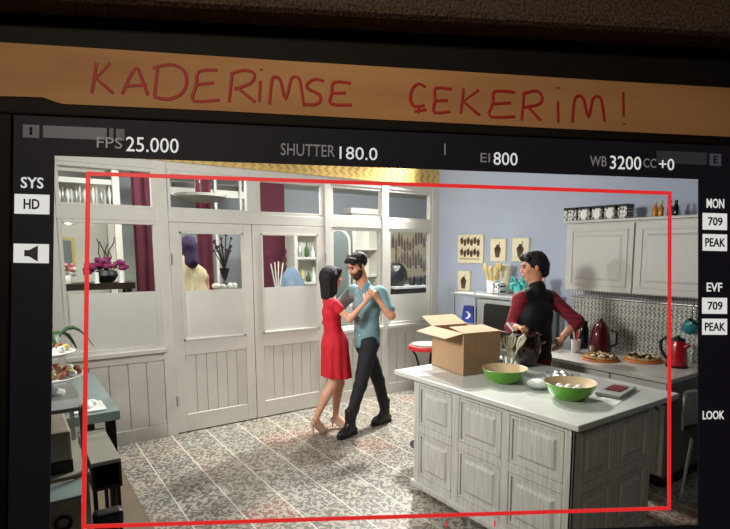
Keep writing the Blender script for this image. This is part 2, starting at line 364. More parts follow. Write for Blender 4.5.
# ------------------------------------------------------------------ smooth-union bodies (signed distance field, surface nets)
class Field:
    def __init__(s, lo, hi, h):
        s.lo = np.array(lo, np.float32); s.h = h
        s.n = np.ceil((np.array(hi)-s.lo)/h).astype(int)+1
        s.F = np.full(s.n, .09, np.float32)
    def _sl(s, lo, hi):
        a = np.clip(np.floor((np.array(lo)-s.lo)/s.h).astype(int), 0, s.n); b = np.clip(np.ceil((np.array(hi)-s.lo)/s.h).astype(int)+1, 0, s.n)
        if np.any(b <= a): return None, None
        ax = [s.lo[i]+s.h*np.arange(a[i], b[i], dtype=np.float32) for i in range(3)]
        return tuple(slice(a[i], b[i]) for i in range(3)), np.meshgrid(*ax, indexing='ij')
    def _put(s, sl, d, k, op):
        A = s.F[sl]
        if op == 'add':
            if k > 0:
                hh = np.clip(.5+.5*(A-d)/k, 0, 1); s.F[sl] = A*(1-hh)+d*hh-k*hh*(1-hh)
            else: s.F[sl] = np.minimum(A, d)
        else: s.F[sl] = np.maximum(A, -d)
    def cap(s, a, b, r1, r2=None, k=.02, sq=None, op='add'):
        """tapered capsule; sq=(axis, factor) squashes the section along that axis"""
        r2 = r1 if r2 is None else r2
        a = np.array(a, np.float32); b = np.array(b, np.float32); R = max(r1, r2)*(max(1, sq[1]) if sq else 1)+.07
        sl, P = s._sl(np.minimum(a, b)-R, np.maximum(a, b)+R)
        if sl is None: return s
        d = b-a; L2 = float(d@d)+1e-9
        t = np.clip(sum((P[i]-a[i])*d[i] for i in range(3))/L2, 0, 1)
        q = [P[i]-a[i]-t*d[i] for i in range(3)]
        if sq:
            n = np.array(sq[0], np.float32); n /= np.linalg.norm(n); dn = sum(q[i]*n[i] for i in range(3)); g = 1/sq[1]-1
            q = [q[i]+n[i]*dn*g for i in range(3)]
        D = np.sqrt(sum(v*v for v in q))-(r1+(r2-r1)*t)
        s._put(sl, D, k, op); return s
    def ell(s, c, r, axes=None, k=.02, op='add'):
        c = np.array(c, np.float32); R = max(r)+.07
        sl, P = s._sl(c-R, c+R)
        if sl is None: return s
        q = [P[i]-c[i] for i in range(3)]
        if axes is not None: q = [sum(q[i]*ax[i] for i in range(3)) for ax in axes]
        k0 = np.sqrt(sum((q[i]/r[i])**2 for i in range(3))); k1 = np.sqrt(sum((q[i]/r[i]**2)**2 for i in range(3)))+1e-6
        s._put(sl, k0*(k0-1)/k1, k, op); return s
    def cut(s, p, n):
        """keep the side the normal points away from"""
        n = np.array(n, np.float32); n /= np.linalg.norm(n)
        ax = [s.lo[i]+s.h*np.arange(s.n[i], dtype=np.float32) for i in range(3)]
        D = ((ax[0]-p[0])*n[0])[:, None, None]+((ax[1]-p[1])*n[1])[None, :, None]+((ax[2]-p[2])*n[2])[None, None, :]
        s.F = np.maximum(s.F, D.astype(np.float32)); return s
    def noise(s, amp, fx, fy, fz, ph=0):
        ax = [s.lo[i]+s.h*np.arange(s.n[i], dtype=np.float32) for i in range(3)]
        s.F = s.F+amp*(np.sin(ax[0]*fx+ph)[:, None, None]*np.sin(ax[1]*fy+ph*2)[None, :, None]*np.sin(ax[2]*fz+ph)[None, None, :]).astype(np.float32); return s
    def mesh(s, name, m_, parent, kind=None):
        F = s.F.copy(); F[0], F[-1] = .05, .05; F[:, 0], F[:, -1] = .05, .05; F[:, :, 0], F[:, :, -1] = .05, .05
        S = F < 0; n = s.n-1
        cnt = np.zeros(n, np.int8)
        C8 = [(i, j, k) for i in (0, 1) for j in (0, 1) for k in (0, 1)]
        sub = lambda A, o: A[o[0]:o[0]+n[0], o[1]:o[1]+n[1], o[2]:o[2]+n[2]]
        for o in C8: cnt += sub(S, o)
        act = (cnt > 0) & (cnt < 8); idx = np.argwhere(act)
        V = np.zeros((len(idx), 3)); W = np.zeros(len(idx))
        for a in C8:
            for ax in range(3):
                if a[ax]: continue
                b = list(a); b[ax] = 1
                fa = F[tuple((idx+a).T)]; fb = F[tuple((idx+b).T)]; x = (fa < 0) != (fb < 0)
                t = np.where(x, fa/np.where(x, fa-fb, 1), 0)
                p = np.array(a, float)[None, :].repeat(len(idx), 0); p[:, ax] = t
                V += p*x[:, None]; W += x
        V = (idx+V/W[:, None])*s.h+s.lo
        num = -np.ones(n, int); num[act] = np.arange(len(idx))
        Q = []
        for ax in range(3):
            o1, o2 = [(1, 2), (2, 0), (0, 1)][ax]
            S0 = S[tuple(slice(0, -1) if i == ax else slice(1, -1) for i in range(3))]; S1 = S[tuple(slice(1, None) if i == ax else slice(1, -1) for i in range(3))]
            for flip in (0, 1):
                e = np.argwhere((S0 & ~S1) if not flip else (~S0 & S1))
                if not len(e): continue
                base = e.copy()
                for i in range(3):
                    if i != ax: base[:, i] += 1
                def g(d1, d2):
                    c = base.copy(); c[:, o1] -= d1; c[:, o2] -= d2; return num[tuple(c.T)]
                q = np.stack([g(1, 1), g(0, 1), g(0, 0), g(1, 0)], 1)
                Q.append(q[:, ::-1] if flip else q)
        Q = np.concatenate(Q)
        me = bpy.data.meshes.new(name); me.from_pydata(V.tolist(), [], Q.tolist()); me.validate()
        for p in me.polygons: p.use_smooth = True
        o = link(me, name, m_, parent, None, kind)
        sm = o.modifiers.new('smooth', 'SMOOTH'); sm.factor = .5; sm.iterations = 2
        return o

# ------------------------------------------------------------------ the setting
PY = 5.48                                             # plane of the partition
def struct(o): o['kind'] = 'structure'; return o
struct(box('floor', FLOOR, (.685, 9, -1.5, 8.6, -.05, 0)))
struct(box('floor', PLAINF, (-2.2, .685, -1.5, 8.6, -.05, 0)))
# blue wall on the right, its corner at the end of the partition
struct(box('wall_right', BLUE, (4.75, 4.87, -.6, PY+.07, 0, 3.6)))
# back room
struct(box('wall_back', BGREY, (-2.2, 9, 8.5, 8.6, 0, 2.9)))
struct(box('wall_left', CREAM, (-2.2, -2.1, 5.6, 8.5, 0, 2.9)))
struct(box('ceiling', CEIL, (-2.2, 9, PY+.07, 8.6, 2.9, 2.96)))
mb = MB()                                             # cream back wall pieces of the left bay
mb.box(-2.1, 1.15, 8.0, 8.06, 0, 2.9)
struct(mb.build('wall_back', CREAM))
# partition: posts, rails, wainscot
mb = MB()
P0, P1 = PY-.035, PY+.035
posts = [(-1.2, -1.1), (.30, .385), (1.20, 1.30), (3.02, 3.10), (3.83, 3.93), (4.65, 4.748)]
for a, b in posts: mb.box(a, b, P0-.012, P1+.012, 0, 2.70)
mb.box(-1.2, 4.748, P0-.006, P1+.006, 2.13, 2.235)      # transom rail
mb.box(-1.2, 4.748, P0-.006, P1+.006, 2.62, 2.70)       # head rail
mb.box(2.13, 2.21, P0, P1, 2.235, 2.62)                # mullion above the doors
for a, b in ((-1.1, .30), (.385, 1.20), (3.10, 3.83), (3.93, 4.65)):   # wainscot
    mb.box(a, b, P0+.02, P1-.01, 0, .86)
    mb.box(a, b, P0-.004, P1, 0, .13); mb.box(a, b, P0-.004, P1, .78, .86)
    mb.box(a-.01, b+.01, P0-.035, P1+.02, .86, .90)
    n = max(3, round((b-a)/.16)); w_ = (b-a)/n
    for i in range(n): mb.box(a+i*w_+.004, a+(i+1)*w_-.004, P0+.006, P0+.03, .13, .78)
struct(mb.build('wall_partition', PAINT, bevel=.003))
mb = MB().box(-1.2, 4.748, P0-.02, P1, 2.70, 2.95)
struct(mb.build('trim_1', YEL))
# glazing of the partition
wn = [0]
def window(x0, x1, z0, z1, frost=None, st=.035):
    wn[0] += 1
    f = MB()
    f.box(x0, x0+st, P0, P1, z0, z1); f.box(x1-st, x1, P0, P1, z0, z1); f.box(x0+st, x1-st, P0, P1, z0, z0+st); f.box(x0+st, x1-st, P0, P1, z1-st, z1)
    o = struct(f.build('window_%d' % wn[0], PAINT, bevel=.003)); OFF[o.name] = Vector()
    zz = z0+st
    if frost:
        box('frosted_pane', FROST, (x0+st, x1-st, PY-.004, PY+.004, zz, frost), o); zz = frost
    box('glass_pane', GLASS, (x0+st, x1-st, PY-.003, PY+.003, zz, z1-st), o)
window(.385, 1.20, .90, 2.13, 1.46); window(3.10, 3.83, .90, 2.13); window(3.93, 4.65, .90, 2.13, 1.29); window(-1.1, .30, .9, 2.13, 1.46)
window(.385, 1.20, 2.235, 2.62); window(1.30, 2.13, 2.235, 2.62); window(2.21, 3.02, 2.235, 2.62); window(3.10, 4.65, 2.235, 2.62); window(-1.1, .30, 2.235, 2.62)
# double door
def door(n, x0, x1, hinge):
    s_ = .095
    f = MB(); y0, y1 = P0-.006, P0+.038
    f.box(x0, x0+s_, y0, y1, .012, 2.125); f.box(x1-s_, x1, y0, y1, .012, 2.125)
    f.box(x0+s_, x1-s_, y0, y1, 2.035, 2.125); f.box(x0+s_, x1-s_, y0, y1, .80, .95); f.box(x0+s_, x1-s_, y0, y1, .012, .19)
    o = struct(f.build('door_%d' % n, PAINT, bevel=.004))
    p = MB(); a, b = x0+s_, x1-s_; k = 6; w_ = (b-a)/k
    p.box(a, b, y0+.02, y1-.008, .19, .80)
    for i in range(k): p.box(a+i*w_+.0035, a+(i+1)*w_-.0035, y0+.010, y0+.03, .19, .80)
    p.build('lower_panel', PAINT, o)
    q = MB()
    for (za, zb) in ((.95, 2.035),):
        q.box(a, a+.016, y0-.006, y0+.02, za, zb); q.box(b-.016, b, y0-.006, y0+.02, za, zb); q.box(a, b, y0-.006, y0+.02, za, za+.016); q.box(a, b, y0-.006, y0+.02, zb-.016, zb)
    q.build('glazing_bead', PAINT, o)
    box('glass_pane', GLASS, (a, b, y0+.018, y0+.024, 1.452, 2.03), o)
    box('frosted_pane', FROST, (a, b, y0+.017, y0+.025, .955, 1.452), o)
    for z in (.30, 1.72):
        MB().tube([(hinge, y0-.008, z), (hinge, y0-.008, z+.10)], .011).build('hinge', STEEL, o)
    return o
door(1, 1.303, 2.132, 1.303); door(2, 2.142, 3.018, 3.018)
# backsplash on the blue wall
struct(box('trim_2', SPLASH, (4.742, 4.75, .9, 3.30, .90, 1.405)))
struct(box('trim_3', SPLASHB, (4.740, 4.75, .9, 3.30, 1.405, 1.478)))

# ------------------------------------------------------------------ back room contents
o = thing('ceiling_beam', 'dark beam under the back room ceiling, seen in the left transom', 'beam', (.3, 7.5, 2.68))
box('beam', DARKW, (-.9, 1.22, 7.45, 7.55, 2.72, 2.79), o); box('light_strip', CEIL, (-.9, 1.22, 7.44, 7.56, 2.66, 2.72), o)
o = thing('ceiling_beam', 'dark beam with pale underside behind the transom over the left door', 'beam', (2.4, 7.6, 2.62))
box('beam', DARKW, (1.9, 2.85, 7.55, 7.65, 2.70, 2.77), o); box('light_strip', CEIL, (1.75, 2.9, 7.54, 7.66, 2.60, 2.70), o)
o = thing('pendant_lamp', 'round grey disc lamp hanging behind the transom over the left door', 'lamp', (1.95, 6.55, 2.43))
MB().lathe([(0, 0), (.20, .01), (.29, .06), (.30, .09), (.0, .12)], (1.95, 6.55, 2.43)).build('lamp_shade', mat('grey_lamp_shade', (150, 148, 140), .6), o, smooth=True)
MB().tube([(1.95, 6.55, 2.54), (1.95, 6.55, 2.9)], .008).build('cord', BLACKM, o)
def shelf_unit(name, label, x0, x1, y, zs, d=.28, m_=PAINT, cornice=False, back=PAINT):
    t = thing(name, label, 'shelf', ((x0+x1)/2, y+d/2, 0))
    z1 = zs[-1]
    f = MB().box(x0, x0+.05, y, y+d, 0, z1).box(x1-.05, x1, y, y+d, 0, z1); f.build('side_panel', m_, t)
    box('back_panel', back, (x0+.05, x1-.05, y+d-.02, y+d, 0, z1), t)
    for z in zs: box('shelf_board', m_, (x0+.05, x1-.05, y, y+d-.02, z-.035, z), t)
    if cornice: box('cornice', m_, (x0-.05, x1+.05, y-.05, y+d, z1, z1+.10), t, bevel=.02)
    return t
def lathe_thing(name, m_, label, cat, prof, c, group=None, seg=16):
    return tag(MB().lathe(prof, c, seg).build(name, m_, loc=c, smooth=True), label, cat, group)
# wall shelf with white glassware, high in the left transom
sh = thing('wall_shelf', 'high white ledge holding white ornaments in the left transom', 'shelf', (.3, 7.75, 2.36))
box('shelf_board', PAINT, (-.9, 1.25, 7.5, 8.0, 2.37, 2.415), sh)
box('bracket', PAINT, (-.9, 1.25, 7.9, 8.0, 2.25, 2.37), sh)
for i in range(22):
    x = .22+i*.045; h_ = .18+.06*random.random()
    c = (x, 7.56+.06*(i % 2), 2.415)
    lathe_thing('ornament', WHITEC if i % 3 else STEEL, 'slim white ornament in the row on the high ledge', 'ornament', [(.018, 0), (.022, .01), (.008, .03), (.024, h_*.55), (.016, h_*.8), (.004, h_)], c, 'white ornaments on the high ledge', 10)
# console with orchids
cs = thing('console_table', 'dark console table behind the left window', 'table', (.75, 6.6, 0))
box('tabletop', DARKW, (.35, 1.16, 6.45, 6.8, 1.43, 1.50), cs)
for x in (.40, 1.10):
    for y in (6.5, 6.74): box('leg', DARKW, (x-.025, x+.025, y-.025, y+.025, 0, 1.43), cs)
vs = thing('orchid_vase', 'dark vase of magenta orchids and curly twigs behind the left window', 'plant', (.9, 6.62, 1.50))
MB().lathe([(.05, 0), (.09, .02), (.12, .08), (.10, .13), (.0, .13)], (.9, 6.62, 1.50)).build('vase', BLACKP, vs, smooth=True)
for k, (x, z, lean) in enumerate(((.82, 1.98, -.3), (.87, 1.95, .1), (.93, 1.93, .2), (.99, 2.0, .5), (.96, 1.85, .35))):
    pts = [(.9+(x-.9)*t+.018*math.sin(t*9+k*2), 6.62+.02*math.cos(t*8+k), 1.6+(z-1.6)*t) for t in [i/9 for i in range(10)]]
    MB().tube(pts, .006, 6).build('twig', TWIG, vs)
mb = MB()
for i in range(46):
    a = random.random()*2-1; x = .9+a*.2; z = 1.72-.08*a*a+random.uniform(-.05, .05)
    mb.ball((x, 6.60+random.uniform(-.07, .05), z), (.034, .02, .028), 8)
mb.build('orchid_blooms', MAG, vs, smooth=True)
mb = MB()
for i in range(6): x = .72+i*.07; mb.tube([(.9, 6.6, 1.6), (x, 6.58, 1.70)], .006, 6)
mb.build('stem', LEAF, vs)
for x, lb in ((.79, 'left of the dark vase'), (1.03, 'right of the dark vase')):
    lathe_thing('candle_holder', WHITEC, 'small white candle holder on the console, '+lb, 'candle holder', [(.03, 0), (.02, .02), (.022, .12), (0, .12)], (x, 6.49, 1.5))
vs = thing('flower_vase', 'pale flowers hanging at the top left corner of the left window', 'plant', (.52, 6.7, 0))
MB().tube([(.30, 6.7, 0), (.30, 6.7, 1.9), (.38, 6.68, 2.12), (.52, 6.66, 2.16)], .01, 8).build('stem', TWIG, vs)
mb = MB()
for i in range(26): mb.ball((.52+random.uniform(-.13, .11), 6.6+random.uniform(-.06, .06), 2.17+random.uniform(-.05, .05)), (.036, .03, .03), 8)
mb.build('petals', WHP, vs, smooth=True)
vs = thing('flower_vase', 'pink and white flowers at the left end of the dark console', 'plant', (.52, 6.52, 1.50))
MB().lathe([(.04, 0), (.055, .05), (.04, .09), (0, .09)], (.52, 6.56, 1.50)).build('vase', WHITEC, vs, smooth=True)
for nm, m_ in (('petals', PINKP), ('petals', WHP)):
    mb = MB()
    for i in range(14): mb.ball((.52+random.uniform(-.07, .07), 6.54+random.uniform(-.06, .06), 1.64+random.uniform(-.06, .07)), (.026, .024, .024), 8)
    mb.build(nm, m_, vs, smooth=True)
pf = thing('picture_frame', 'yellow framed picture on the cream wall behind the left window', 'picture', (.64, 7.97, 1.6))
box('frame', GOLD, (.52, .74, 7.96, 8.0, 1.56, 2.02), pf, bevel=.008); box('print', MIRR, (.555, .705, 7.952, 7.96, 1.60, 1.98), pf)
d3 = struct(MB().box(1.12, 1.20, 7.86, 8.06, 0, 2.32).box(1.52, 1.60, 7.86, 8.06, 0, 2.32).box(1.20, 1.52, 7.86, 8.06, 2.22, 2.32).build('door_3', PAINT))
box('lower_panel', MIRR, (1.2, 1.52, 7.95, 8.0, 0, 2.22), d3)
def curtain(x0, x1, y, z0, z1, label, m_=BURG):
    n = 40; pts = [(x0+(x1-x0)*i/n, .018*math.sin(i/n*(x1-x0)/.05*3.1)) for i in range(n+1)]
    poly = pts+[(x, yy+.012) for x, yy in reversed(pts)]
    o = MB().prism(poly, z1-z0, Matrix.Translation((0, y, z0))).build('curtain', m_, loc=((x0+x1)/2, y, z0), smooth=True)
    return tag(o, label, 'curtain')
curtain(1.13, 1.36, 6.2, .02, 2.9, 'burgundy curtain hanging right of the left window, beside the door post')
curtain(2.02, 2.21, 7.0, .02, 2.9, 'narrow burgundy curtain behind the left door')
tag(box('screen_panel', BURG, (3.02, 3.45, 7.45, 7.5, 0, 2.9), loc=(3.2, 7.45, 0)), 'flat burgundy panel standing behind the right door', 'panel')
box_post = tag(box('white_pole', PAINT, (1.06, 1.13, 6.9, 6.96, 0, 2.9), loc=(1.1, 6.93, 0)), 'slim white pole left of the burgundy curtain', 'pole')
for x, lb in ((2.42, 'left of the dark branch arrangement'), (2.78, 'right of the dark branch arrangement')):
    tag(box('white_pole', PAINT, (x, x+.035, 7.5, 7.54, 0, 2.9), loc=(x, 7.5, 0)), 'slim white pole behind the left door, '+lb, 'pole')
# pedestal with dark branch arrangement
pd = thing('pedestal', 'white lace-topped pedestal behind the left door', 'pedestal', (2.12, 6.3, 0))
MB().lathe([(.12, 0), (.10, .03), (.05, .1), (.05, 1.36), (.12, 1.40), (.13, 1.44), (0, 1.44)], (2.12, 6.3, 0)).build('column', WHITEC, pd, smooth=True)
mb = MB()
for i in range(9): mb.ball((2.12+.12*math.cos(i*.7), 6.3+.12*math.sin(i*.7), 1.43), (.035, .035, .035), 8)
mb.build('lace_edge', WHITEC, pd, smooth=True)
vv = thing('branch_vase', 'black vase of dark branches on the white pedestal', 'vase', (2.12, 6.3, 1.441))
MB().lathe([(.03, 0), (.035, .02), (.015, .05), (.055, .18), (.06, .2), (0, .19)], (2.12, 6.3, 1.442)).build('vase', BLACKP, vv, smooth=True)
mb = MB()
for i in range(16):
    a = random.uniform(-1, 1); b = random.uniform(-1, 1); hgt = random.uniform(.22, .42)
    mb.tube([(2.12, 6.3, 1.62), (2.12+a*.05, 6.3+b*.05, 1.62+hgt*.5), (2.12+a*.12, 6.3+b*.1, 1.62+hgt)], .006, 6)
    mb.ball((2.12+a*.12, 6.3+b*.1, 1.62+hgt), .018, 8)
mb.build('branches', TWIG, vv)
# white dresser and shelves behind the right door and right windows
shelf_unit('shelf_unit', 'white open shelf unit behind the right door', 3.48, 3.98, 7.2, (.4, .9, 1.38, 1.76, 2.14))
for k, (x, z, h_, mm) in enumerate(((3.62, 1.76, .2, STEEL), (3.74, 1.76, .24, LEAF), (3.84, 1.76, .16, WHITEC), (3.66, 1.38, .2, GOLD), (3.76, 1.38, .14, LEAF), (3.85, 1.38, .22, WHITEC))):
    lb = ('upper', 'lower')[k//3]+' shelf behind the right door, '+('left', 'middle', 'right')[k % 3]+' one'
    lathe_thing('glass_bottle', mm, 'small bottle on the '+lb, 'bottle', [(.03, 0), (.034, .02), (.034, h_*.5), (.012, h_*.7), (.012, h_), (0, h_)], (x, 7.32, z+.001), None, 12)
pf = thing('picture_frame', 'pale abstract picture on the grey wall behind the right door', 'picture', (3.62, 8.48, 1.7))
box('frame', CREAMP, (3.72, 4.05, 8.45, 8.5, 1.60, 2.12), pf)
mb = MB()
for i in range(10): mb.box(3.76+.07*(i % 4), 3.79+.07*(i % 4), 8.445, 8.45, 1.66+.14*(i//4), 1.74+.14*(i//4))
mb.build('print', INK, pf)
st = thing('stick_vase', 'vase of pale sticks behind the right door', 'vase', (2.93, 6.6, 0))
MB().lathe([(.09, 0), (.07, .2), (.06, 1.2), (.08, 1.36), (0, 1.36)], (2.93, 6.6, 0)).build('vase', BURG, st, smooth=True)
for i, (a, hh) in enumerate(((-.08, 1.68), (-.03, 1.70), (.02, 1.71), (.08, 1.69))): MB().tube([(2.93+a*.3, 6.6, 1.33), (2.93+a*1.1, 6.6, hh)], .009, 8).build('stick', PAINT, st)
tag(MB().lathe([(.30, 0), (.28, 1.1), (.18, 1.45), (.05, 1.62), (0, 1.64)], (3.25, 6.85, 0), sy=.6).build('draped_cloth', BLUEC, loc=(3.25, 6.85, 0), smooth=True), 'blue-grey cloth draped over a stand behind the right door', 'cloth')
am = thing('arched_mirror', 'grey arched mirror standing behind the dancing couple', 'mirror', (4.28, 7.3, 0))
def arch(x0, x1, z0, z1, n=14):
    r_ = (x1-x0)/2; c_ = (x0+x1)/2
    return [(x0, z0), (x1, z0)]+[(c_+r_*math.cos(math.pi*i/n), z1-r_+r_*math.sin(math.pi*i/n)) for i in range(n+1)]
RX = Matrix.Rotation(math.pi/2, 4, 'X')
MB().prism(arch(4.06, 4.52, 0, 2.22), .05, Matrix.Translation((0, 7.35, 0)) @ RX).build('frame', GREYP, am)
MB().prism(arch(4.11, 4.47, .1, 2.17), .012, Matrix.Translation((0, 7.305, 0)) @ RX).build('mirror_glass', MIRR, am)
shelf_unit('dresser', 'tall white dresser with cornice seen above the dark-haired man', 4.62, 5.16, 7.4, (.5, 1.0, 1.45, 1.9, 2.45), cornice=True)
# large picture with painted bottles, chairs behind the far right window
pf = thing('wall_picture', 'large pale picture with grey and pink figures behind the right window', 'picture', (5.6, 8.48, 1.3))
box('frame', CREAMP, (5.9, 7.6, 8.44, 8.5, 1.30, 2.36), pf)
mb = MB(); mb2 = MB()
for i in range(40):
    x = 5.97+(i % 22)*.072; z = (1.42 if i < 22 else 1.85)+.2*random.random(); hh = random.uniform(.2, .4)
    (mb if i % 2 else mb2).prism([(x, z), (x+.05, z), (x+.045, z+hh*.6), (x+.02, z+hh), (x-.01, z+hh*.6)], .006, Matrix.Translation((0, 8.44, 0)) @ RX)
mb.build('print', mat('grey_print', (130, 122, 124), .8), pf); mb2.build('print', mat('rose_print', (176, 126, 116), .8), pf)
tb = thing('sideboard', 'dark sideboard behind the right window', 'cabinet', (5.4, 6.7, 0))
box('body', DARKW, (4.75, 6.2, 6.35, 6.8, .1, 1.28), tb, bevel=.01); box('top', mat('white_runner', (220, 220, 216), .8), (4.75, 6.2, 6.34, 6.81, 1.28, 1.31), tb)
for x in (4.8, 6.1):
    for y in (6.4, 6.75): box('leg', DARKW, (x, x+.05, y-.02, y+.02, 0, .1), tb)
o = MB(); F = Field((4.7, 6.4, 1.27), (5.12, 6.8, 1.75), .012)
F.ell((4.91, 6.58, 1.47), (.18, .14, .2), k=0).noise(.012, 40, 40, 30).cut((4.9, 6.6, 1.312), (0, 0, -1))
bl = thing('black_bundle', 'black rounded shiny bundle on the sideboard behind the right window', 'bundle', (4.91, 6.58, 1.31)); F.mesh('bundle', mat('black_shiny_cloth', (24, 24, 26), .3, var=.2, scale=20), bl)
for i, x in enumerate((5.2, 5.34, 5.48)):
    lathe_thing('dark_jar', BLACKP, ('leftmost', 'middle', 'rightmost')[i]+' of three dark jars on the sideboard behind the right window', 'jar', [(.045, 0), (.055, .03), (.05, .12), (.03, .15), (0, .15)], (x, 6.55, 1.31))
bt = lathe_thing('green_bottle', mat('green_bottle_glass', (26, 60, 40), .15), 'dark green bottle behind the partition glass between the dancers', 'bottle', [(.055, 0), (.06, .02), (.06, .16), (.02, .24), (.02, .32), (0, .32)], (3.96, 6.2, 1.11))
tag(box('plinth', PAINT, (3.78, 4.14, 6.05, 6.4, 0, 1.11), loc=(3.96, 6.2, 0), bevel=.01), 'white square plinth under the dark green bottle', 'plinth')

# ------------------------------------------------------------------ right-hand kitchen wall
def raised_panel(mb, face, a0, a1, z0, z1, at, d=.014, rail=.05):
    """raised-and-fielded panel on a face; face 'x': plane x=at looking -X, a is Y; face 'y': plane y=at looking -Y, a is X"""
    c = ((a0+a1)/2, (z0+z1)/2)
    if face == 'x': M = Matrix(((0, 0, -1, at), (1, 0, 0, c[0]), (0, 1, 0, c[1]), (0, 0, 0, 1)))
    else: M = Matrix(((1, 0, 0, c[0]), (0, 0, -1, at), (0, 1, 0, c[1]), (0, 0, 0, 1)))
    w_, h_ = a1-a0, z1-z0
    for s_, t in ((1, .018), ):                        # frame moulding
        mb.box(-w_/2, w_/2, h_/2-t, h_/2, -.002, d*.8, M); mb.box(-w_/2, w_/2, -h_/2, -h_/2+t, -.002, d*.8, M)
        mb.box(-w_/2, -w_/2+t, -h_/2+t, h_/2-t, -.002, d*.8, M); mb.box(w_/2-t, w_/2, -h_/2+t, h_/2-t, -.002, d*.8, M)
    mb.frustum_box((0, 0, -.002), (w_-2*rail, h_-2*rail), (w_-2*rail-.05, h_-2*rail-.05), d, M)
uc = thing('wall_cabinet', 'long pale grey wall cabinet with panelled doors on the blue wall', 'cabinet', (4.55, 2.2, 1.46))
box('body', CABP, (4.42, 4.75, 1.00, 3.16, 1.478, 2.115), uc)
box('cornice', CABP, (4.39, 4.75, .98, 3.18, 2.115, 2.14), uc, bevel=.006)
for i, (a, b) in enumerate(((2.47, 3.14), (1.76, 2.455), (1.02, 1.745))):
    dm = MB().box(4.398, 4.42, a, b, 1.485, 2.10)
    raised_panel(dm, 'x', a+.05, b-.05, 1.535, 2.05, 4.398, .010, .045)
    dm.build('door', CABP, uc, bevel=.003)
rl = thing('rail', 'thin steel rail along the top of the ornament tiles', 'rail', (4.71, 2.2, 1.40))
MB().tube([(4.705, 1.0, 1.392), (4.705, 3.28, 1.392)], .008).build('bar', STEEL, rl)
for y in (1.2, 2.2, 3.2): MB().tube([(4.705, y, 1.392), (4.745, y, 1.392)], .007, 8).build('bracket', STEEL, rl)
tag(MB().box(3.93, 4.742, 1.86, 3.33, .865, .90).build('worktop', COUNT, loc=(4.34, 2.6, .865), bevel=.004), 'grey stone worktop along the blue wall under the ornament tiles', 'worktop')
bc = thing('base_cabinet', 'grey base cabinet under the grey stone worktop', 'cabinet', (4.36, 2.6, 0))
box('body', mat('brown_grey_cabinet', (120, 112, 100), .5), (4.0, 4.74, 1.90, 3.33, .10, .865), bc)
box('plinth', BLACKP, (4.06, 4.74, 1.92, 3.33, 0, .10), bc)
for i in range(3):
    a = 1.91+i*.47; dm = MB().box(3.98, 4.0, a, a+.46, .12, .68); raised_panel(dm, 'x', a+.04, a+.42, .16, .64, 3.98, .008, .03)
    dm.build('door', CABP, bc)
    box('drawer', CABP, (3.98, 4.0, a, a+.46, .70, .85), bc, bevel=.004)
    MB().tube([(3.975, a+.05, .78), (3.95, a+.055, .76), (3.945, a+.055, .69), (3.95, a+.055, .65), (3.975, a+.05, .64)], .007, 8).build('handle', BLACKM, bc, smooth=True)
# steel rack with dark-windowed oven
rk = thing('steel_rack', 'steel rack beside the worktop, holding the oven and utensil jars', 'rack', (4.47, 3.97, 0))
for x in (4.21, 4.72):
    for y in (3.40, 4.17, 4.52): MB().tube([(x, y, 0), (x, y, 1.345)], .013, 10).build('post', STEEL, rk, smooth=True)
for z in (.14, .80, 1.345): box('shelf', STEEL, (4.19, 4.745, 3.37, 4.55, z, z+.025), rk, bevel=.004)
box('shelf', STEEL, (4.19, 4.745, 4.18, 4.55, 1.02, 1.035), rk)
box('back_panel', mat('pale_blue_steel', (150, 164, 166), .4), (4.73, 4.745, 3.38, 4.54, .165, 1.345), rk)
MB().tube([(4.20, 3.38, 1.40), (4.20, 4.54, 1.40)], .006, 8).build('guard_rail', CHROME, rk)
for y in (3.4, 4.17, 4.52): MB().tube([(4.20, y, 1.365), (4.20, y, 1.40)], .006, 8).build('guard_post', CHROME, rk)
ov = thing('oven', 'stainless oven with dark rounded window on the steel rack', 'oven', (4.47, 3.79, .825))
box('body', STEEL, (4.20, 4.70, 3.43, 4.14, .828, 1.335), ov, bevel=.012)
mb = MB(); pr_ = []
for cx_, cy_, a0 in ((.20, .18, 0), (-.20, .18, 90), (-.20, -.18, 180), (.20, -.18, 270)):
    for k in range(6): a = rad(a0+k*18); pr_.append((cx_+.05*math.cos(a), cy_+.05*math.sin(a)))
mb.prism(pr_, .016, Matrix(((0, 0, -1, 4.203), (1, 0, 0, 3.77), (0, 1, 0, 1.06), (0, 0, 0, 1)))).build('window', DARKG, ov)
fr = [(x*1.07, y*1.07) for x, y in pr_]
MB().prism(fr, .010, Matrix(((0, 0, -1, 4.204), (1, 0, 0, 3.77), (0, 1, 0, 1.06), (0, 0, 0, 1)))).build('window_trim', CHROME, ov)
MB().tube([(4.16, 3.48, 1.30), (4.16, 4.06, 1.30)], .010, 8).build('handle', CHROME, ov)
# blue carton with a white moon mark
bq = thing('blue_carton', 'blue tapered carton with white round mark on the steel rack', 'carton', (4.32, 4.36, 1.035))
mb = MB(); mb.frustum_box((4.32, 4.36, 1.036), (.10, .20), (.07, .15), .185); mb.build('body', BLUEB, bq, bevel=.004)
mo = [(.045*math.cos(a), .045*math.sin(a)) for a in [rad(60+i*24) for i in range(11)]]+[(.012+.032*math.cos(a), .032*math.sin(a)) for a in [rad(285-i*21) for i in range(11)]]
mk = MB().prism(mo, .004, Matrix(((0, 0, -1, 4.277), (1, 0, 0, 4.365), (0, 1, 0, 1.115), (0, 0, 0, 1)))); mk.box(4.274, 4.278, 4.31, 4.335, 1.10, 1.14); mk.build('mark', PAPER, bq)
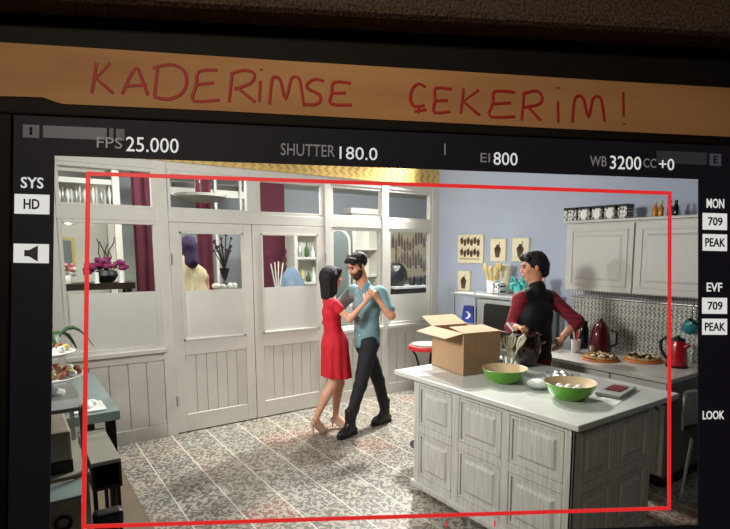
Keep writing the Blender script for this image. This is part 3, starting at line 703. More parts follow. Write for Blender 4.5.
# crock with wooden utensils
lathe_thing('utensil_crock', WHITEC, 'white crock holding wooden utensils on top of the steel rack', 'crock', [(.05, 0), (.055, .01), (.062, .15), (.056, .15), (.05, .02), (0, .02)], (4.45, 4.15, 1.371))
for i in range(9):
    a = i*.7; dx, dy = math.cos(a)*.03, math.sin(a)*.03
    base = Vector((4.45+dx*.6, 4.15+dy*.6, 1.40)); tip = Vector((4.45+dx*2.6, 4.15+dy*2.6+.02*math.sin(a), 1.66+.03*math.cos(i*1.7)))
    mb = MB().tube([base, tip], .008, 8)
    if i % 2: mb.ball(tip, (.012, .022, .04), 10)
    else: mb.box(tip.x-.006, tip.x+.006, tip.y-.016, tip.y+.016, tip.z-.05, tip.z+.03)
    tag(mb.build('wooden_utensil', WOODY, loc=base, smooth=False), 'pale wooden utensil standing in the white crock', 'utensil', 'wooden utensils in the white crock')
lathe_thing('paper_cone', CREAMP, 'cream stack of paper cups behind the zebra print tub', 'cups', [(.05, 0), (.055, .02), (.06, .18), (.075, .32), (0, .33)], (4.62, 4.10, 1.371))
tag(box('print_tub', ZEBRA, (4.36, 4.46, 3.95, 4.07, 1.371, 1.50), loc=(4.41, 4.01, 1.371), bevel=.01), 'black and white print tub on the steel rack, between crock and teal whisks', 'tub')
tc_ = thing('teal_bundle', 'teal plastic whisks bunched in a pot on the steel rack', 'utensils', (4.50, 3.80, 1.371))
MB().lathe([(.05, 0), (.06, .1), (.055, .1), (0, .02)], (4.50, 3.80, 1.371)).build('pot', TEAL, tc_, smooth=True)
for i in range(12):
    a = i*.52; b_ = Vector((4.50, 3.80, 1.44)); t_ = Vector((4.50+.07*math.cos(a), 3.80+.10*math.sin(a), 1.52+.05*math.cos(i*2.1)))
    MB().tube([b_, b_*.4+t_*.6+Vector((0, 0, .03)), t_, t_+Vector((.01, .02*math.sin(a), -.06))], .012, 8).build('whisk', TEAL, tc_, smooth=True)
pk = thing('pink_pot', 'pink pot with pale brushes at the near end of the steel rack', 'pot', (4.45, 3.48, 1.371))
MB().lathe([(.05, 0), (.06, .12), (.05, .12), (0, .02)], (4.45, 3.48, 1.371)).build('pot', PINK, pk, smooth=True)
for i in range(5): MB().tube([(4.45, 3.48, 1.40), (4.45, 3.43+.03*i, 1.60+.02*(i % 2))], .013, 8).build('brush', PINK, pk)
# framed prints on the blue wall
def print_cup(mb, y, z, s_):
    M = Matrix(((0, 0, -1, 4.724), (-1, 0, 0, y), (0, 1, 0, z), (0, 0, 0, 1)))
    mb.prism([(-.028*s_, -.075*s_), (.028*s_, -.075*s_), (.045*s_, 0), (-.045*s_, 0)], .004, M)
    for a, b, r_ in ((-.022, .02, .03), (.022, .02, .03), (0, .05, .028)):
        mb.prism([(a*s_+r_*s_*math.cos(k*.6283), b*s_+r_*s_*math.sin(k*.6283)) for k in range(10)], .004, M)
    mb.prism([(.02*s_, .06*s_), (.028*s_, .06*s_), (.036*s_, .11*s_), (.030*s_, .11*s_)], .004, M)
def picture(y0, y1, z0, z1, label, wide=False):
    p = thing('picture_frame', label, 'picture', (4.73, (y0+y1)/2, z0))
    box('frame', CREAMP, (4.724, 4.75, y0, y1, z0, z1), p, bevel=.008)
    mb = MB(); yc, zc = (y0+y1)/2, (z0+z1)/2
    if wide:
        for row in range(2):
            for i in range(6): print_cup(mb, y0+.08+i*(y1-y0-.16)/5, z0+.12+row*.14+.02*(i % 2), .55)
        M = Matrix(((0, 0, -1, 4.724), (-1, 0, 0, yc), (0, 1, 0, z0+.05), (0, 0, 0, 1))); mb.prism([(-.18, 0), (.18, 0), (.18, .008), (-.18, .008)], .004, M)
    else: print_cup(mb, yc, zc-.01, 1.0)
    mb.build('print', INK, p)
picture(4.57, 5.02, 1.70, 2.055, 'wide cream picture with rows of small figures on the blue wall', True)
picture(4.21, 4.45, 1.73, 1.995, 'middle cream picture of a sundae cup, right of the wide picture')
picture(3.87, 4.11, 1.73, 2.0, 'rightmost cream picture of a sundae cup on the blue wall')
picture(4.79, 5.01, 1.32, 1.60, 'small cream picture of a cup below the wide picture')
# tins and bottles on the wall cabinet
for i, (a, b) in enumerate(((3.10, 3.235), (2.955, 3.075), (2.825, 2.93), (2.695, 2.80), (2.58, 2.67))):
    t = thing('print_tin', ('leftmost', 'second from left', 'middle', 'fourth from left', 'rightmost')[i]+' of the black and white tins on the wall cabinet', 'tin', (4.52, (a+b)/2, 2.14), 'black and white tins on the wall cabinet')
    box('body', ZEBRA, (4.46, 4.57, a, b, 2.141, 2.26), t, bevel=.008); box('lid', BLACKM, (4.457, 4.573, a-.003, b+.003, 2.245, 2.27), t, bevel=.004)
    if i in (1, 2, 3): MB().prism([(.035*math.cos(k*.524), .045*math.sin(k*.524)) for k in range(12)], .003, Matrix(((0, 0, -1, 4.460), (1, 0, 0, (a+b)/2), (0, 1, 0, 2.195), (0, 0, 0, 1)))).build('label', PAPER, t)
for y, m_, lb in ((2.36, mat('amber_bottle', (196, 132, 40), .2), 'amber bottle on the wall cabinet, left of the dark pair'), (2.31, mat('amber_bottle', (196, 132, 40), .2), 'amber bottle on the wall cabinet, touching the dark bottle'),
                  (2.235, DARKG, 'dark bottle on the wall cabinet, right of the amber ones'), (2.185, DARKG, 'last dark bottle at the right of the wall cabinet top')):
    b_ = thing('sauce_bottle', lb, 'bottle', (4.52, y, 2.14))
    MB().lathe([(.020, 0), (.022, .01), (.022, .075), (.010, .10), (.010, .115), (0, .115)], (4.52, y, 2.141), 12).build('body', m_, b_, smooth=True)
    MB().lathe([(.012, 0), (.012, .02), (0, .02)], (4.52, y, 2.252), 12).build('cap', BLACKM if m_ is DARKG else GOLD, b_)
# things on the worktop
def coffee_maker():
    t = thing('coffee_maker', 'maroon bell-shaped kitchen machine standing against the ornament tiles', 'appliance', (4.50, 2.80, .9))
    MB().lathe([(.085, 0), (.10, .012), (.098, .06), (.085, .16), (.07, .24), (.045, .275), (.03, .29), (.015, .30), (.02, .315), (0, .325)], (4.50, 2.80, .901)).build('body', MAROON, t, smooth=True)
    MB().tube([(4.5, 2.70, 1.12), (4.49, 2.63, 1.11), (4.49, 2.63, 1.0), (4.5, 2.71, .96)], .012, 8).build('handle', BLACKP, t, smooth=True)
    MB().lathe([(.03, 0), (.03, .07), (0, .07)], (4.395, 2.82, .905), 14).build('cup', CHROME, t, smooth=True)
coffee_maker()
for y, h_, lb in ((3.02, .26, 'tall dark jar on the worktop, nearer the maroon machine'), (3.12, .22, 'shorter dark jar on the worktop, nearer the man in the vest')):
    j = thing('dark_jar', lb, 'jar', (4.56, y, .9))
    MB().lathe([(.04, 0), (.045, .01), (.045, h_-.06), (.03, h_-.03), (0, h_-.03)], (4.56, y, .901)).build('body', DARKG, j, smooth=True)
    MB().lathe([(.032, 0), (.032, .04), (0, .04)], (4.56, y, .9+h_-.03)).build('lid', BLACKM, j, smooth=True)
cp = thing('cutlery_cup', 'white cup of red-handled cutlery on the worktop beside the vest man', 'cup', (4.30, 2.93, .9))
MB().lathe([(.036, 0), (.04, .01), (.046, .12), (.04, .12), (0, .02)], (4.30, 2.93, .901)).build('cup', WHITEC, cp, smooth=True)
for i in range(5): MB().tube([(4.30, 2.93, .93), (4.30+.02*math.cos(i*1.3), 2.93+.035*math.sin(i*1.3), 1.12+.02*(i % 2))], .008, 8).build('cutlery', REDF if i % 2 else WHITEC, cp)
for k, (x, y, lb) in enumerate(((4.19, 2.60, 'topped flat pastry on an orange board, beside the maroon machine'), (4.45, 2.35, 'topped flat pastry on an orange board, beside the red kettle'))):
    bd = tag(MB().lathe([(.155, 0), (.16, .006), (.155, .014), (0, .014)], (x, y, .901), 32).build('serving_board', ORANGE, loc=(x, y, .9), smooth=True), 'round orange board under the pastry, '+('beside the maroon machine', 'beside the red kettle')[k], 'board')
    t = thing('pastry', lb, 'food', (x, y, .915))
    MB().lathe([(.136, 0), (.143, .012), (.132, .026), (.112, .018), (0, .018)], (x, y, .916), 32).build('crust', DOUGH, t, smooth=True)
    mb = MB(); mb2 = MB()
    for i in range(26):
        a = random.random()*6.28; r_ = .115*math.sqrt(random.random())
        (mb if i % 2 else mb2).ball((x+r_*math.cos(a), y+r_*math.sin(a), .945), (.022, .018, .014), 8)
    mb.build('topping', mat('cream_cheese', (224, 206, 160), .7), t, smooth=True, kind='stuff'); mb2.build('topping', mat('dark_olive', (60, 44, 32), .5), t, smooth=True, kind='stuff')
kt = thing('kettle', 'red electric kettle with black handle on the worktop', 'kettle', (4.44, 2.06, .9))
MB().lathe([(.085, 0), (.088, .012), (0, .012)], (4.44, 2.06, .901)).build('base', BLACKP, kt, smooth=True)
MB().lathe([(.076, 0), (.08, .01), (.074, .10), (.062, .18), (.055, .205), (0, .205)], (4.44, 2.06, .914)).build('body', RED, kt, smooth=True)
MB().lathe([(.056, 0), (.045, .02), (.012, .03), (.012, .045), (0, .048)], (4.44, 2.06, 1.118)).build('lid', BLACKP, kt, smooth=True)
MB().tube([(4.44, 2.115, 1.12), (4.43, 2.16, 1.135), (4.425, 2.195, 1.10), (4.425, 2.19, 1.03), (4.43, 2.15, .97), (4.44, 2.13, .96)], .014, 10).build('handle', BLACKP, kt, smooth=True)
MB().tube([(4.44, 2.0, 1.07), (4.44, 1.975, 1.10)], [.022, .014], 10).build('spout', RED, kt, smooth=True)
# teal pot hanging on the tiles behind the kettle
hp = thing('hanging_mug', 'teal glass mug hanging from the rail beside the red kettle', 'mug', (4.66, 2.10, 1.20))
MB().lathe([(.045, -.055), (.06, -.03), (.062, .02), (.055, .05), (.05, .05), (.052, -.03), (0, -.04)], seg=20, M=Matrix.Translation((4.64, 2.06, 1.22)) @ Matrix.Rotation(.6, 4, 'X')).build('mug', mat('teal_glaze', (50, 130, 138), .2), hp, smooth=True)
MB().tube([(4.66, 2.06, 1.25), (4.69, 2.07, 1.34), (4.705, 2.07, 1.412)], .006, 8).build('hook', CHROME, hp)
# chair at the dark near end
ch = thing('chair', 'pale chair with curved back and dark seat at the near end of the worktop', 'chair', (4.10, 1.62, 0))
CX, CY = 4.10, 1.62
MB().lathe([(.17, 0), (.185, .012), (.185, .03), (.17, .04), (0, .045)], (CX, CY, .50), 28).build('seat', BLACKP, ch, smooth=True)
n = 14; o_ = []; i_ = []
for k in range(n+1):
    a = rad(-35+k*(160/n)); o_.append((.20*math.cos(a), .20*math.sin(a))); i_.append((.185*math.cos(a), .185*math.sin(a)))
MB().prism(o_+i_[::-1], .27, Matrix.Translation((CX, CY, .52))).build('backrest', CABP, ch, smooth=True, bevel=.004)
MB().tube([(CX+.193*math.cos(rad(-35+k*(160/n))), CY+.193*math.sin(rad(-35+k*(160/n))), .79) for k in range(n+1)], .014, 8).build('back_rail', STEEL, ch, smooth=True)
for k in range(4):
    a = rad(45+90*k); MB().tube([(CX+.13*math.cos(a), CY+.13*math.sin(a), .50), (CX+.18*math.cos(a), CY+.18*math.sin(a), .004)], .012, 8).build('leg', STEEL, ch, smooth=True)

# ------------------------------------------------------------------ the island
IX0, IX1, IY0, IY1 = 2.46, 3.315, 1.66, 3.07
isl = thing('kitchen_island', 'distressed white kitchen island with raised panels in front', 'island', ((IX0+IX1)/2, (IY0+IY1)/2, 0))
box('body', DISTR, (IX0+.012, IX1-.012, IY0+.012, IY1-.012, .06, .885), isl)
box('plinth', BLACKP, (IX0+.05, IX1-.05, IY0+.05, IY1-.05, 0, .06), isl)
def island_face(face, cols, at, lo, hi):
    st = MB()
    def bx(a, b, z0, z1):
        if face == 'x': st.box(at, at+.02, a, b, z0, z1)
        else: st.box(a, b, at, at+.02, z0, z1)
    edges = [lo]+[v for c in cols for v in c]+[hi]
    for i in range(0, len(edges), 2): bx(edges[i], edges[i+1], .05, .885)
    for a, b in cols: bx(a, b, .845, .885); bx(a, b, .475, .535); bx(a, b, .05, .13)
    st.build('face_frame', DISTR, isl, bevel=.004)
    for a, b in cols:
        for z0, z1 in ((.13, .475), (.535, .845)):
            pm = MB(); raised_panel(pm, face, a+.004, b-.004, z0+.004, z1-.004, at+.014, .016, .045); pm.build('panel', DISTR, isl, bevel=.002)
island_face('x', ((1.72, 2.12), (2.185, 2.575), (2.645, 3.01)), IX0, IY0, IY1)
island_face('y', ((2.535, 2.855), (2.92, 3.255)), IY0, IX0, IX1)
mb = MB().box(IX0-.025, IX0+.03, IY0-.025, IY1+.02, .035, .085).box(IX0+.03, IX1+.02, IY0-.025, IY0+.03, .035, .085); mb.build('base_moulding', DISTR, isl, bevel=.012)
tag(MB().box(2.415, 3.53, 1.605, 3.27, .885, .921).build('worktop', TOPW, loc=(2.96, 2.44, .885), bevel=.006), 'glossy white slab top on the kitchen island', 'worktop')
IZ = .9215
# cardboard box, open flaps
bxm = thing('cardboard_box', 'open brown cardboard box on the left end of the island', 'box', (2.89, 3.0, IZ))
A_ = Vector((2.705, 2.79, IZ)); ex = Vector((.335, -.055, 0)); ey = Vector((.075, .45, 0)); ez = Vector((0, 0, .318))
def wallq(p, e, t=.006): return MB().slab([p, p+e, p+e+ez, p+ez], t)
mb = MB().slab([A_, A_+ex, A_+ex+ey, A_+ey], .006); mb.slab([A_, A_+ex, A_+ex+ez, A_+ez], -.006); mb.slab([A_+ey, A_+ex+ey, A_+ex+ey+ez, A_+ey+ez], .006)
mb.slab([A_, A_+ey, A_+ey+ez, A_+ez], .006); mb.slab([A_+ex, A_+ex+ey, A_+ex+ey+ez, A_+ex+ez], -.006); mb.build('body', CARD, bxm)
T0 = A_+ez; exn, eyn = ex.normalized(), ey.normalized()
MB().slab([T0, T0+ex, T0+ex*.97+eyn*.215+Vector((0, 0, .022)), T0+ex*.03+eyn*.215+Vector((0, 0, .022))], .005).build('flap', CARDI, bxm)     # near flap, folded in
MB().slab([T0+eyn*.004, T0+ey, T0+ey*.97-exn*.155+Vector((0, 0, -.03)), T0+ey*.03-exn*.155+Vector((0, 0, -.03))], .005).build('flap', CARDI, bxm)     # left flap, open outwards
MB().slab([T0+ex, T0+ex+ey, T0+ex+ey*.95+exn*.10+Vector((0, 0, -.02)), T0+ex+ey*.05+exn*.10+Vector((0, 0, -.02))], .005).build('flap', CARDI, bxm)
MB().slab([T0+ey, T0+ey+ex, T0+ey+ex*.97+eyn*.19+Vector((0, 0, .06)), T0+ey+ex*.03+eyn*.19+Vector((0, 0, .06))], .005).build('flap', CARDI, bxm)
# green bowls
def green_bowl(c, r_, h_, label, ry=1):
    t = thing('mixing_bowl', label, 'bowl', c)
    MB().lathe([(0, 0), (r_*.5, 0), (r_*.56, h_*.06), (r_*.82, h_*.42), (r_, h_), (r_*.985, h_*1.01), (r_*.97, h_*.97), (r_*.7, h_*.30), (0, h_*.12)], c, 36).build('outer_shell', GREEN, t, smooth=True)
    MB().lathe([(r_*.988, h_*1.012), (r_*.972, h_*1.0), (r_*.79, h_*.5), (r_*.55, h_*.22), (0, h_*.17), (0, h_*.19), (r_*.55, h_*.25), (r_*.78, h_*.52), (r_*.96, h_*1.006)], c, 36, caps=False).build('inner_glaze', BEIGE, t, smooth=True)
    return t
b1 = (2.83, 2.50, IZ); b2 = (2.845, 1.965, IZ)
green_bowl(b1, .165, .10, 'green bowl with beige inside, beside the cardboard box')
green_bowl(b2, .165, .105, 'green bowl with beige inside, holding white eggs')
for i, (dx, dy) in enumerate(((-.075, -.03), (-.04, .035), (0, -.035), (.03, .03), (.065, -.02), (-.015, .0), (.0, .08))):
    tag(MB().ball((b2[0]+dx, b2[1]+dy, IZ+.058+(.012 if i == 5 else 0)), (.028, .024, .023), 12).build('egg', EGGM, loc=(b2[0]+dx, b2[1]+dy, IZ+.04), smooth=True), 'white egg lying in the right green bowl', 'egg', 'eggs in the right green bowl')
def glass_bowl(c, r_, h_, label):
    t = thing('glass_bowl', label, 'bowl', c)
    MB().lathe([(0, 0), (r_*.45, 0), (r_*.8, h_*.35), (r_, h_), (r_*.96, h_), (r_*.76, h_*.38), (r_*.42, h_*.07), (0, h_*.07)], c, 32).build('bowl', BOWLG, t, smooth=True)
    return t
g1 = (2.86, 2.23, IZ); g2 = (3.09, 2.20, IZ)
t = glass_bowl(g1, .115, .095, 'clear glass bowl of flour, between the two green bowls')
tag(MB().lathe([(.05, 0), (.072, .018), (.07, .034), (.04, .05), (0, .054)], (g1[0], g1[1], IZ+.012), 24).build('flour', FLOUR, loc=(g1[0], g1[1], IZ+.012), smooth=True), 'white flour heaped in the middle glass bowl', 'flour')
t = glass_bowl(g2, .12, .08, 'clear glass bowl of crumpled foil, behind the eggs bowl')
F = Field((g2[0]-.12, g2[1]-.12, IZ), (g2[0]+.12, g2[1]+.12, IZ+.12), .006); F.ell((g2[0], g2[1], IZ+.05), (.08, .08, .04), k=0).noise(.012, 90, 80, 70)
fo = thing('crumpled_foil', 'crumpled silver foil in the glass bowl behind the eggs', 'foil', (g2[0], g2[1], IZ+.01)); F.mesh('foil', mat('silver_foil', (190, 190, 184), .3, .6), fo)
# paper and red packet
def flat(name, m_, c, w_, d_, h_, rz, label, cat, curl=0):
    M = Matrix.Translation(c) @ Matrix.Rotation(rz, 4, 'Z')
    return tag(MB().box(-w_/2, w_/2, -d_/2, d_/2, 0, h_, M).build(name, m_, loc=c, bevel=min(.004, h_/3)), label, cat)
flat('paper_sheet', PAPER, (3.03, 1.79, IZ), .26, .13, .002, .25, 'white paper sheet near the island corner, right of the eggs bowl', 'paper')
rp = thing('wrapped_packet', 'red packet in clear wrap on the right end of the island', 'packet', (3.20, 1.86, IZ+.003))
M = Matrix.Translation((3.20, 1.86, IZ+.003)) @ Matrix.Rotation(.2, 4, 'Z')
MB().box(-.16, .16, -.08, .08, 0, .022, M).build('tray', mat('clear_wrap', (200, 202, 196), .2), rp, bevel=.006)
MB().box(-.06, .10, -.045, .05, .022, .028, M).build('label', mat('dark_red_label', (130, 34, 36), .4), rp)
# pot with ladle
PX, PYY = 3.385, 2.77
pt = thing('cooking_pot', 'dark brown bulbous pot on the island in front of the vest man', 'pot', (PX, PYY, IZ))
pc = (PX, PYY, IZ)
MB().lathe([(.07, 0), (.08, .01), (.108, .07), (.122, .14), (.117, .20), (.105, .238), (.103, .248), (.122, .262), (.124, .270), (.108, .270), (.096, .248), (.108, .20), (.112, .14), (.0, .05)], pc, 36).build('body', BROWNP, pt, smooth=True)
for s_ in (1, -1):
    a = rad(-75) if s_ > 0 else rad(105); d_ = Vector((math.cos(a), math.sin(a), 0)); q_ = Vector((-d_.y, d_.x, 0)); C_ = Vector(pc)
    MB().tube([C_+d_*.106+q_*.035+Vector((0, 0, .20)), C_+d_*.148+q_*.028+Vector((0, 0, .205)), C_+d_*.148-q_*.028+Vector((0, 0, .205)), C_+d_*.106-q_*.035+Vector((0, 0, .20))], .010, 8).build('handle', BROWNP, pt, smooth=True)
ld = thing('ladle', 'steel ladle with pale handle standing in the dark pot', 'ladle', (PX, PYY, IZ+.1))
MB().tube([(PX+.03, PYY, IZ+.10), (PX-.068, PYY+.08, IZ+.29)], .008, 8).build('handle', CHROME, ld, smooth=True)
MB().tube([(PX-.065, PYY+.075, IZ+.285), (PX-.10, PYY+.115, IZ+.345)], .012, 8).build('grip', WHITEC, ld, smooth=True)
# whisks in a glass
WX, WY = 3.165, 2.755
wg = lathe_thing('tall_glass', BOWLG, 'clear glass holding the whisks behind the left green bowl', 'glass', [(0, 0), (.042, 0), (.05, .12), (.047, .12), (.039, .01), (0, .01)], (WX, WY, IZ))
for i, (a, b) in enumerate(((-.05, .0), (-.018, -.02), (.018, .02), (.05, .0))):
    t = thing('whisk', ('leftmost', 'second', 'third', 'rightmost')[i]+' pale whisk standing in the clear glass', 'whisk', (WX, WY, IZ+.02), 'whisks in the clear glass')
    b_ = Vector((WX+a*.3, WY+b*.3-a*.3, IZ+.015)); h1 = Vector((WX+a*.85, WY+b*.6-a*.85, IZ+.15)); tp = Vector((WX+a*1.5, WY+b-a*1.7, IZ+.285))
    MB().tube([b_, h1], .007, 8).build('handle', mat('pale_handle', (214, 210, 170), .5), t)
    wm = MB(); ax_ = (tp-h1)
    for k in range(4):
        s1 = Vector((math.cos(k*.785), math.sin(k*.785), 0))*.030
        wm.tube([h1, h1+ax_*.4+s1*.8, h1+ax_*.75+s1, tp, h1+ax_*.75-s1, h1+ax_*.4-s1*.8, h1], .0042, 6, False)
    wm.build('wires', mat('pale_wire', (226, 222, 200), .45), t)
ct = thing('small_carton', 'small white carton between the cardboard box and the whisks', 'carton', (3.24, 2.93, IZ))
box('body', PAPER, (3.20, 3.28, 2.90, 2.96, IZ, IZ+.055), ct, bevel=.004); box('label', BLUEB, (3.215, 3.265, 2.898, 2.90, IZ+.015, IZ+.04), ct)
# red stool
sl = thing('bar_stool', 'red-rimmed round bar stool behind the cardboard box', 'stool', (3.14, 3.74, 0))
SX, SY = 3.14, 3.74
MB().lathe([(.14, 0), (.165, .005), (.17, .03), (.165, .045), (.14, .045), (0, .045)], (SX, SY, .93), 32).build('seat_rim', REDF, sl, smooth=True)
MB().lathe([(.145, 0), (.14, .016), (0, .02)], (SX, SY, .972), 32).build('seat_pad', mat('grey_pad', (150, 146, 140), .8), sl, smooth=True)
for k in range(3):
    a = k*2.094+2.5; d_ = Vector((math.cos(a), math.sin(a), 0)); C_ = Vector((SX, SY, 0))
    MB().tube([C_+d_*.14+Vector((0, 0, .935)), C_+d_*.10+Vector((0, 0, .88)), C_+d_*.075+Vector((0, 0, .80)), C_+d_*.03+Vector((0, 0, .66))], .010, 8).build('seat_bracket', BLACKM, sl, smooth=True)
MB().tube([(SX, SY, .02), (SX, SY, .70)], .03, 14).build('column', BLACKM, sl, smooth=True)
MB().lathe([(.15, 0), (.15, .012), (.03, .03), (0, .03)], (SX, SY, 0), 28).build('base', BLACKM, sl, smooth=True)

# ------------------------------------------------------------------ left foreground
tt = thing('side_table', 'teal-grey table against the partition at the left', 'table', (.1, 4.2, 0))
box('tabletop', TEALT, (-.55, .515, 3.58, 4.85, .80, .86), tt, bevel=.004)
for x in (-.5, .44):
    for y in (3.63, 4.76): box('leg', BLACKM, (x, x+.055, y, y+.055, 0, .80), tt)
tr = thing('cake_tray', 'small white tray with a crumpled napkin on the teal-grey table', 'tray', (.36, 3.72, .86))
MB().box(.27, .45, 3.63, 3.86, .861, .872).build('tray', WHITEC, tr, bevel=.004)
F = Field((.26, 3.62, .865), (.46, 3.88, .96), .006); F.ell((.34, 3.72, .885), (.045, .05, .03), k=.01).ell((.38, 3.79, .88), (.04, .04, .022), k=.02).noise(.006, 110, 90, 80).cut((0, 0, .8725), (0, 0, -1)); F.mesh('napkin', PAPER, tr)
cb_ = thing('equipment_case', 'long pale case with open dark front end, in front of the teal-grey table', 'case', (.36, 3.35, 0))
box('lid', CASEM, (.285, .425, 3.02, 3.62, .735, .755), cb_, bevel=.003)
mb = MB().box(.285, .297, 3.02, 3.62, .61, .735).box(.413, .425, 3.02, 3.62, .61, .735).box(.285, .425, 3.02, 3.62, .60, .615).box(.297, .413, 3.2, 3.21, .615, .735); mb.build('body', DARKW, cb_)
for x in (.29, .40):
    for y in (3.06, 3.56): box('leg', BLACKM, (x, x+.02, y, y+.02, 0, .60), cb_)
# trolley with shelves
tl = thing('trolley', 'grey metal trolley at the left edge, carrying the cake stand', 'trolley', (.05, 3.1, 0))
for x in (-.35, .235):
    for y in (2.86, 3.40): box('post', STEEL, (x, x+.022, y, y+.022, .06, 1.11), tl)
for z in (.30, .76, 1.09): box('shelf', CASEM if z < 1 else STEEL, (-.36, .262, 2.85, 3.43, z, z+.02), tl, bevel=.003)
for x in (-.34, .245):
    for y in (2.87, 3.41): MB().lathe([(.03, -.012), (.03, .012)], M=Matrix.Translation((x, y, .031)) @ Matrix.Rotation(math.pi/2, 4, 'X')).build('wheel', BLACKP, tl)
cbx = thing('cream_case', 'cream box with dark base on the upper trolley shelf', 'case', (.0, 3.05, .78))
box('body', mat('cream_plastic', (178, 168, 146), .5), (-.22, .20, 2.90, 3.32, .84, .985), cbx, bevel=.01); box('base', BLACKP, (-.22, .20, 2.90, 3.32, .781, .84), cbx)
stn = thing('cake_stand', 'two-tier white cake stand of coloured sweets at the left edge', 'cake stand', (.14, 3.2, 1.11))
cc = (.14, 3.2, 1.111)
MB().lathe([(.07, 0), (.07, .01), (.02, .03), (.02, .07), (.15, .08), (.17, .095), (.155, .095), (.02, .09), (.015, .19), (.10, .20), (.13, .22), (.12, .222), (.0, .21)], cc, 32).build('stand', WHITEC, stn, smooth=True)
cm = [GOLD, mat('brown_sweet', (150, 92, 60), .7), mat('rose_sweet', (190, 88, 96), .7), EGGM]
nm_ = ('gold', 'brown', 'rose', 'white')
for i in range(34):
    j = i % 4
    if i < 26: a = i*.2417; r_ = .135 if i % 2 else .095; z = .112
    else: a = i*.785; r_ = .085; z = .236
    p = (cc[0]+r_*math.cos(a), cc[1]+r_*math.sin(a), cc[2]+z)
    tag(MB().ball(p, (.021, .021, .019), 8).build('sweet', cm[j], loc=p, smooth=True), nm_[j]+' sweet on the white cake stand, on its '+('lower' if i < 26 else 'upper')+' tier', 'sweet', nm_[j]+' sweets on the '+('lower' if i < 26 else 'upper')+' tier of the cake stand')
pv = thing('leafy_vase', 'clear vase with a long arching green leaf at the left edge', 'plant', (.10, 3.55, .86))
pvc = (.10, 3.62, .861)
MB().lathe([(0, 0), (.05, 0), (.055, .1), (.04, .32), (.055, .45), (.052, .45), (.036, .32), (.05, .1), (0, .012)], pvc, 24).build('vase', BOWLG, pv, smooth=True)
def leaf(pts, w_):
    mb = MB(); n = len(pts); L_ = []; R_ = []; Cn = []
    pts = [Vector(p) for p in pts]
    for i, p in enumerate(pts):
        t_ = (pts[min(i+1, n-1)]-pts[max(0, i-1)]).normalized(); s_ = t_.cross(Vector((0, 0, 1))).normalized(); ww = w_*math.sin(math.pi*(i+.4)/(n-.2))
        L_.append(mb.b.verts.new(p+s_*ww)); R_.append(mb.b.verts.new(p-s_*ww)); Cn.append(mb.b.verts.new(p-Vector((0, 0, ww*.35))))
    for i in range(n-1):
        mb.b.faces.new((L_[i], L_[i+1], Cn[i+1], Cn[i])); mb.b.faces.new((Cn[i], Cn[i+1], R_[i+1], R_[i]))
    o = mb.build('leaf', LEAF, pv, smooth=True); sm = o.modifiers.new('thick', 'SOLIDIFY'); sm.thickness = .003
for dx, dy, hh, ln in ((.30, -.02, .56, 1), (.22, .10, .5, .8), (.12, -.16, .54, .8), (-.2, .1, .6, 1), (-.25, -.1, .5, 1)):
    leaf([(pvc[0]+dx*t_, pvc[1]+dy*t_, pvc[2]+.22+hh*(math.sin(t_*2.5)*.58)) for t_ in [i/9 for i in range(10)]], .046)
# black clamp stand
ls = thing('clamp_stand', 'black equipment stand with clamps at the bottom left', 'stand', (.36, 2.72, 0))
MB().tube([(.34, 2.74, 0.03), (.34, 2.74, .60)], .02, 12).build('pole', BLACKM, ls, smooth=True)
for k in range(3):
    a = k*2.094-.9; MB().tube([(.34, 2.74, .20), (.34+.15*math.cos(a), 2.74+.15*math.sin(a), .012)], .012, 8).build('leg', BLACKM, ls, smooth=True)
MB().box(.25, .38, 2.70, 2.78, .53, .615).build('clamp', BLACKP, ls, bevel=.02)
MB().tube([(.34, 2.74, .44), (.41, 2.73, .44)], .03, 14).build('knob', BLACKP, ls, smooth=True)
pb = thing('equipment_cart', 'grey-green cart with a round ring handle at the bottom left', 'cart', (.0, 2.74, 0))
box('front', CASEM, (-.2, .205, 2.66, 2.68, .50, .745), pb, bevel=.004)
for x in (-.19, .17):
    for y in (2.665, 2.80): box('leg', BLACKM, (x, x+.03, y, y+.03, 0, .745), pb)
box('tabletop', TEALT, (-.21, .225, 2.64, 2.84, .745, .76), pb, bevel=.003)
mb = MB(); mb.tube([(.13+.03*math.cos(k*.449), 2.655, .64+.03*math.sin(k*.449)) for k in range(15)], .008, 8, False); mb.build('ring_handle', BLACKM, pb, smooth=True)

# ------------------------------------------------------------------ people
def nrm(v): v = Vector(v); return v.normalized()
def frame(f, up=(0, 0, 1)):
    f = nrm(f); s_ = f.cross(Vector(up)).normalized(); u = s_.cross(f).normalized(); return f, s_, u     # forward, right, up
def head(F, c, f, s_=1.0, lean=(0, 0, 1)):
    f, r_, u = frame(f, lean); c = Vector(c); A = [tuple(r_), tuple(f), tuple(u)]; q = lambda x, y, z: tuple(c+r_*x*s_+f*y*s_+u*z*s_)
    F.ell(q(0, -.012, .035), (.074*s_, .094*s_, .082*s_), A, .02); F.ell(q(0, .03, -.035), (.056*s_, .062*s_, .078*s_), A, .03)
    F.cap(q(0, .062, -.092), q(0, .05, -.085), .022*s_, .026*s_, .02)
    F.cap(q(0, .088, .012), q(0, .106, -.022), .008*s_, .012*s_, .012)          # nose
    F.ell(q(0, .086, .028), (.05*s_, .014*s_, .010*s_), A, .012)               # brow
    for sx in (-1, 1):
        F.ell(q(sx*.031, .098, .010), (.016*s_, .012*s_, .010*s_), A, 0, 'sub')
        F.ell(q(sx*.074, -.01, -.004), (.009*s_, .018*s_, .030*s_), A, .006)   # ear
        F.ell(q(sx*.036, .068, -.022), (.022*s_, .018*s_, .018*s_), A, .02)    # cheek
    F.ell(q(0, .088, -.052), (.022*s_, .010*s_, .006*s_), A, .006); F.ell(q(0, .086, -.063), (.019*s_, .010*s_, .007*s_), A, .006)   # lips
    return q, A
